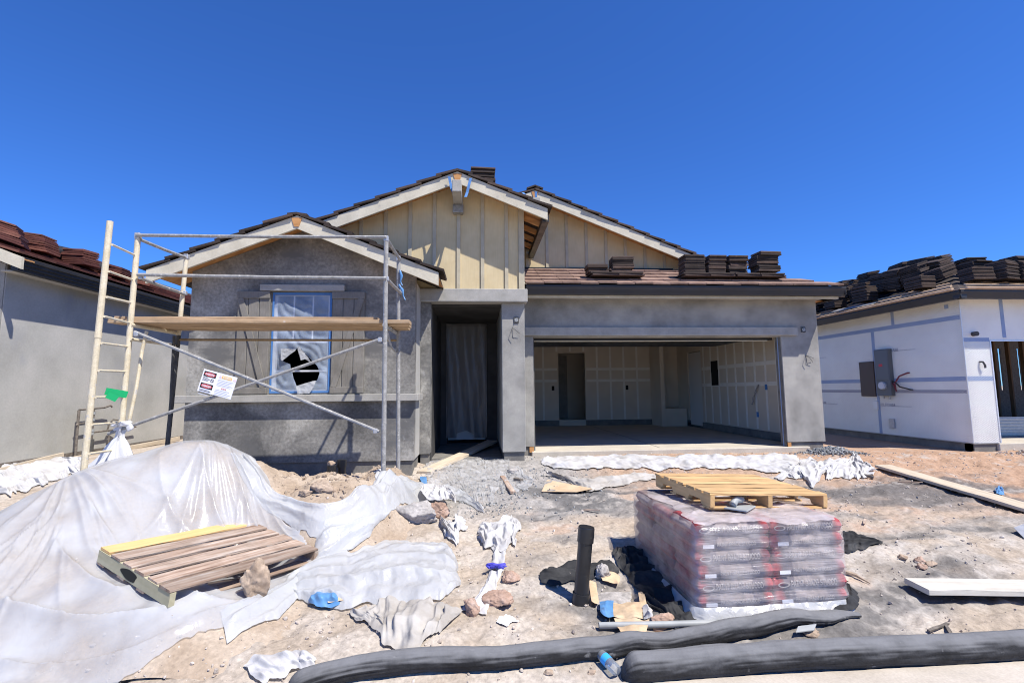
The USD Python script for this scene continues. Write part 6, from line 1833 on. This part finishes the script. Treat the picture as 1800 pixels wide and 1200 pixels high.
for k, (px, py, s, lab) in enumerate(((1590, 985, .075, 'dark pebble, hindmost of the cluster right of the sacks'), (1622, 990, .085, 'reddish stone in the middle of the pebble cluster'), (1642, 997, .08, 'pale stone at the right of the pebble cluster'), (1627, 1001, .07, 'front tan stone of the pebble cluster'),
                                      (1430, 1118, .09, 'tan stone between the two black rolls'), (965, 1188, .05, 'small tan stone on the pavement before the long roll'), (1040, 1186, .04, 'small grey stone on the pavement left of the bottle'))):
    rock('pebble', lab, px, py, (s * 1.3, s, s * .8), 40 + k, 'rock_pink' if k in (1, 3) else 'rock_tan', .2, sub=3)
# mortar and torn sacks by the pipe
mp = hit(1090, 1070)
mm_ = rough_rock((.42, .42, .12), 66, 4, .25)
t = Thing('mortar_patch', 'hardened grey mortar spill between the black pipe and the sacks', 'mortar', mp)
t.part('lump', moved(mm_, mp + [-.02, .1, .0], .3), 'grey_gravel' if False else 'rock_grey', smooth=40)
ks = (([(1052, 1018), (1075, 1012), (1090, 1022)], [(1060, 1030), (1080, 1034), (1088, 1034)], 'torn kraft flap above the mortar spill'),
      ([(1036, 1035), (1040, 1030), (1048, 1032)], [(1040, 1066), (1046, 1070), (1053, 1066)], 'folded kraft strip at the foot of the black pipe'),
      ([(1078, 1068), (1105, 1068), (1130, 1072)], [(1078, 1094), (1105, 1098), (1130, 1098)], 'flat kraft sack panel with grey smear, the upper one'),
      ([(1080, 1099), (1110, 1098), (1140, 1098)], [(1092, 1122), (1115, 1124), (1138, 1122)], 'flat kraft sack panel hanging before the conduit, the lower one'),
      ([(1122, 1052), (1128, 1050), (1133, 1053)], [(1126, 1074), (1132, 1076), (1138, 1074)], 'narrow kraft strip at the right rim of the mortar'))
for k, (a, b, lab) in enumerate(ks):
    single('torn_sack', lab, 'paper sack', sheet(a, b, .009, amp=.022, folds='flat', freq=(4, 4), seed=90 + k, ragged=.12, lift=.04), 'kraft', smooth=True)
single('torn_sack', 'blue and white corner of torn sack left of the kraft panels', 'paper sack', sheet([(1054, 1070), (1066, 1068), (1078, 1068)], [(1056, 1090), (1068, 1098), (1079, 1096)], .009, amp=.05, freq=(6, 6), seed=97, lift=.04), 'blue_poly', smooth=True)
single('torn_sack', 'white paper liner at the right of the kraft panels', 'paper sack', sheet([(1130, 1075), (1140, 1075), (1146, 1080)], [(1132, 1100), (1140, 1104), (1148, 1098)], .009, amp=.06, freq=(8, 8), seed=98, ragged=.3, lift=.03), 'white_cloth', smooth=True)
# litter
single('glove', 'crumpled blue glove on the white plastic strip', 'glove', moved(cat(rough_rock((.14, .07, .05), 51, 3), moved(rough_rock((.07, .03, .03), 52, 2), (.07, .015, .0), .3), moved(rough_rock((.07, .028, .028), 53, 2), (.075, -.02, 0), -.2), moved(rough_rock((.06, .028, .028), 54, 2), (-.05, -.03, 0), 1.9), moved(rough_rock((.06, .028, .028), 55, 2), (.06, -.045, .0), -.6)), hit(868, 1006) + [0, 0, .06]), 'glove_blue', smooth=60)
single('blue_sheet', 'blue plastic showing under the puffed polythene fold', 'plastic scrap', sheet([(536, 1052), (560, 1050), (598, 1062)], [(545, 1066), (572, 1074), (600, 1070)], .010, amp=.05, freq=(4, 4), seed=57, ragged=.2, lift=.02), 'blue_poly', smooth=True)
single('kraft_edge', 'bent pale cardboard strip before the blue plastic', 'cardboard', sheet([(575, 1068), (590, 1064), (606, 1062)], [(576, 1074), (592, 1072), (604, 1070)], .009, amp=.01, folds='flat', seed=58, lift=.06), 'kraft', smooth=True)
single('blue_tape_strip', 'short strip of pale blue tape on the dusty film before the porch', 'tape', sheet([(738, 842), (744, 841), (750, 842)], [(742, 862), (747, 863), (752, 862)], .012, amp=.02, folds='flat', seed=65, lift=.03), 'blue_poly', smooth=True)
single('blue_rag', 'small blue rag on dark dirt near the right picture edge', 'rag', sheet([(1750, 864), (1757, 862), (1764, 864)], [(1752, 873), (1758, 874), (1765, 872)], .012, amp=.04, freq=(6, 6), seed=59, lift=.03), 'blue_poly', smooth=True)
single('metal_offcut', 'pale blue-grey sheet offcut at the right picture edge', 'metal sheet', slab_quad([hit(1783, 937) + [0, 0, .06], hit(1800, 948) + [0, 0, .02], hit(1830, 945) + [0, 0, .03], hit(1812, 930) + [0, 0, .08]], .006), 'galv')
single('metal_offcut', 'grey flat strip between the two black rolls', 'metal sheet', slab_quad([hit(1400, 1124) + [0, 0, .05], hit(1432, 1120) + [0, 0, .05], hit(1436, 1112) + [0, 0, .06], hit(1404, 1116) + [0, 0, .06]], .006), 'pvc_grey')
# the water bottle on the pavement
bp = hit(1078, 1190)
wbot = Thing('water_bottle', 'clear plastic water bottle with blue label lying on the pavement before the rolls', 'bottle', bp)
profile = np.array([(0, .0), (.028, .0), (.033, .012), (.033, .06), (.031, .066), (.033, .072), (.033, .12), (.030, .15), (.015, .18), (.013, .19), (.013, .205), (0, .205)])
rev = trimesh.creation.revolve(profile, sections=24)
R1 = Rot.from_euler('xyz', (-78, 10, 28), degrees=True).as_matrix()
place_b = lambda m: trimesh.Trimesh(m.vertices @ R1.T + bp + [.02, -.02, .045], m.faces, process=False)
wbot.part('body', place_b(rev), 'bottle_plastic', smooth=50)
lab_ = trimesh.creation.revolve(np.array([(.0338, .075), (.0342, .076), (.0342, .118), (.0338, .119)]), sections=24)
wbot.part('label', place_b(lab_), 'water_blue', smooth=50)
wbot.part('cap', place_b(moved(trimesh.creation.cylinder(.0155, .016, sections=18), (0, 0, .207))), 'label_white', smooth=40)
# loose timber chips and sticks
rg = np.random.default_rng(91)
stick_l = ['thin dark stick on the tarry dirt before the short plank', 'second dark stick crossing near the short plank', 'splinter of wood lying near the long plank', 'splinter on the pale dirt right of the sacks', 'bent twig on the grey dirt by the cardboard', 'splinter of lath on the clay before the right pillar']
for k, (px, py, L, an) in enumerate(((1650, 1108, .22, .3), (1668, 1113, .13, 1.0), (1600, 850, .3, -.3), (1520, 920, .2, .8), (1040, 900, .2, -.4), (1450, 880, .2, .2))):
    p = hit(px, py)
    dd = np.array([math.cos(an), math.sin(an), 0]) * L / 2
    t = Thing('stick', stick_l[k], 'stick', p)
    t.part('board', plank(p - dd + [0, 0, .02], p + dd + [0, 0, .03], .02, .012, seed=300 + k, seg=3, c=.002), 'wood_old' if k > 1 else 'iron_rust')

# ---------------------------------------------------------------- gravel: stuff that nobody could count
def scatter(name, label, pts, sizes, m, seed, kinds=4):
    path = numbered('/World', name)
    pi = UsdGeom.PointInstancer.Define(stage, path)
    rg = np.random.default_rng(seed)
    protos = []
    for k in range(kinds):
        q = f'{path}/stone_{k + 1:03d}' if k else f'{path}/stone'
        put(q, rough_rock((1, .8, .6), seed + k, 1, .5), m)
        protos.append(q)
    n = len(pts)
    pi.CreatePrototypesRel().SetTargets([Sdf.Path(q) for q in protos])
    pi.CreateProtoIndicesAttr(Vt.IntArray.FromNumpy(rg.integers(0, kinds, n).astype(np.int32)))
    pi.CreatePositionsAttr(Vt.Vec3fArray.FromNumpy(pts.astype(np.float32)))
    pi.CreateScalesAttr(Vt.Vec3fArray.FromNumpy((sizes[:, None] * rg.uniform(.7, 1.2, (n, 3))).astype(np.float32)))
    qs = Rot.random(n, random_state=seed).as_quat()
    pi.CreateOrientationsAttr(Vt.QuathArray([Gf.Quath(float(a[3]), float(a[0]), float(a[1]), float(a[2])) for a in qs]))
    tag(pi.GetPrim(), label, 'gravel', None, 'stuff')


def spread(n, x0, x1, y0, y1, seed, smin, smax, dens=None, sink=.1):
    rg = np.random.default_rng(seed)
    y = y0 * (y1 / y0) ** rg.random(n)
    x = rg.uniform(x0, x1, n)
    k = np.abs(x) < 1.15 * y
    x, y = x[k], y[k]
    if dens is not None:
        k = rg.random(len(x)) < dens(x, y)
        x, y = x[k], y[k]
    s = smin * (smax / smin) ** (rg.random(len(x)) ** 3.4)
    z = ground_z(x, y) + s * (.3 - sink)
    return np.column_stack([x, y, z]), s


clump = lambda x, y: np.clip(meshkit.fbm(np.stack([x * 1.6, y * 2.2, 0 * x], -1), 4, 55) * 2.6 - .85, .05, 1) * np.where(ground_z(x, y) > g_base(x, y) + .12, .15, 1.0)
pts, s = spread(34000, -3.5, 9, 3.06, 8.9, 1, .004, .04, clump)
scatter('gravel', 'small stones and clods strewn over the dirt lot', pts, s, 'pebble', 100)
pts, s = spread(9000, -1.0, 2.0, 5.6, 8.9, 2, .008, .05, lambda x, y: np.clip(1.1 - np.abs(x - .3) / 1.5, 0, 1) * clump(x, y))
scatter('gravel', 'grey crumbled mortar grit before the porch', pts, s, 'grey_gravel', 110)
pts, s = spread(2600, -2.6, -.9, 5.2, 7.2, 5, .01, .07, lambda x, y: .5 * (ground_z(x, y) > g_base(x, y) + .05) * ((x > -2.2) | (y > 6.2)))
scatter('gravel', 'clods crumbling on the open face of the sand pile', pts, s, 'sand_clod', 130)
rg = np.random.default_rng(9)
r = np.abs(rg.normal(0, 1, 1500)); a = rg.uniform(0, 6.28, 1500)
px_, py_ = 6.45 + .33 * r * np.cos(a), 8.55 + .17 * r * np.sin(a)
pts = np.column_stack([px_, py_, ground_z(px_, py_) + .13 * np.exp(-(r * .8) ** 2) * rg.random(1500) ** .4])
scatter('gravel_pile', 'grey stucco droppings heaped at the foot of the right garage pillar', pts, rg.uniform(.012, .06, 1500), 'grey_gravel', 120)
r = np.abs(rg.normal(0, 1, 700)); a = rg.uniform(0, 6.28, 700)
px_, py_ = 10.6 + .5 * r * np.cos(a), 8.35 + .25 * r * np.sin(a)
pts = np.column_stack([px_, py_, ground_z(px_, py_) + .08 * np.exp(-(r * .8) ** 2) * rg.random(700)])
scatter('gravel_pile', 'pale gravel heap before the right-hand garage opening', pts, rg.uniform(.015, .06, 700), 'pebble', 140)
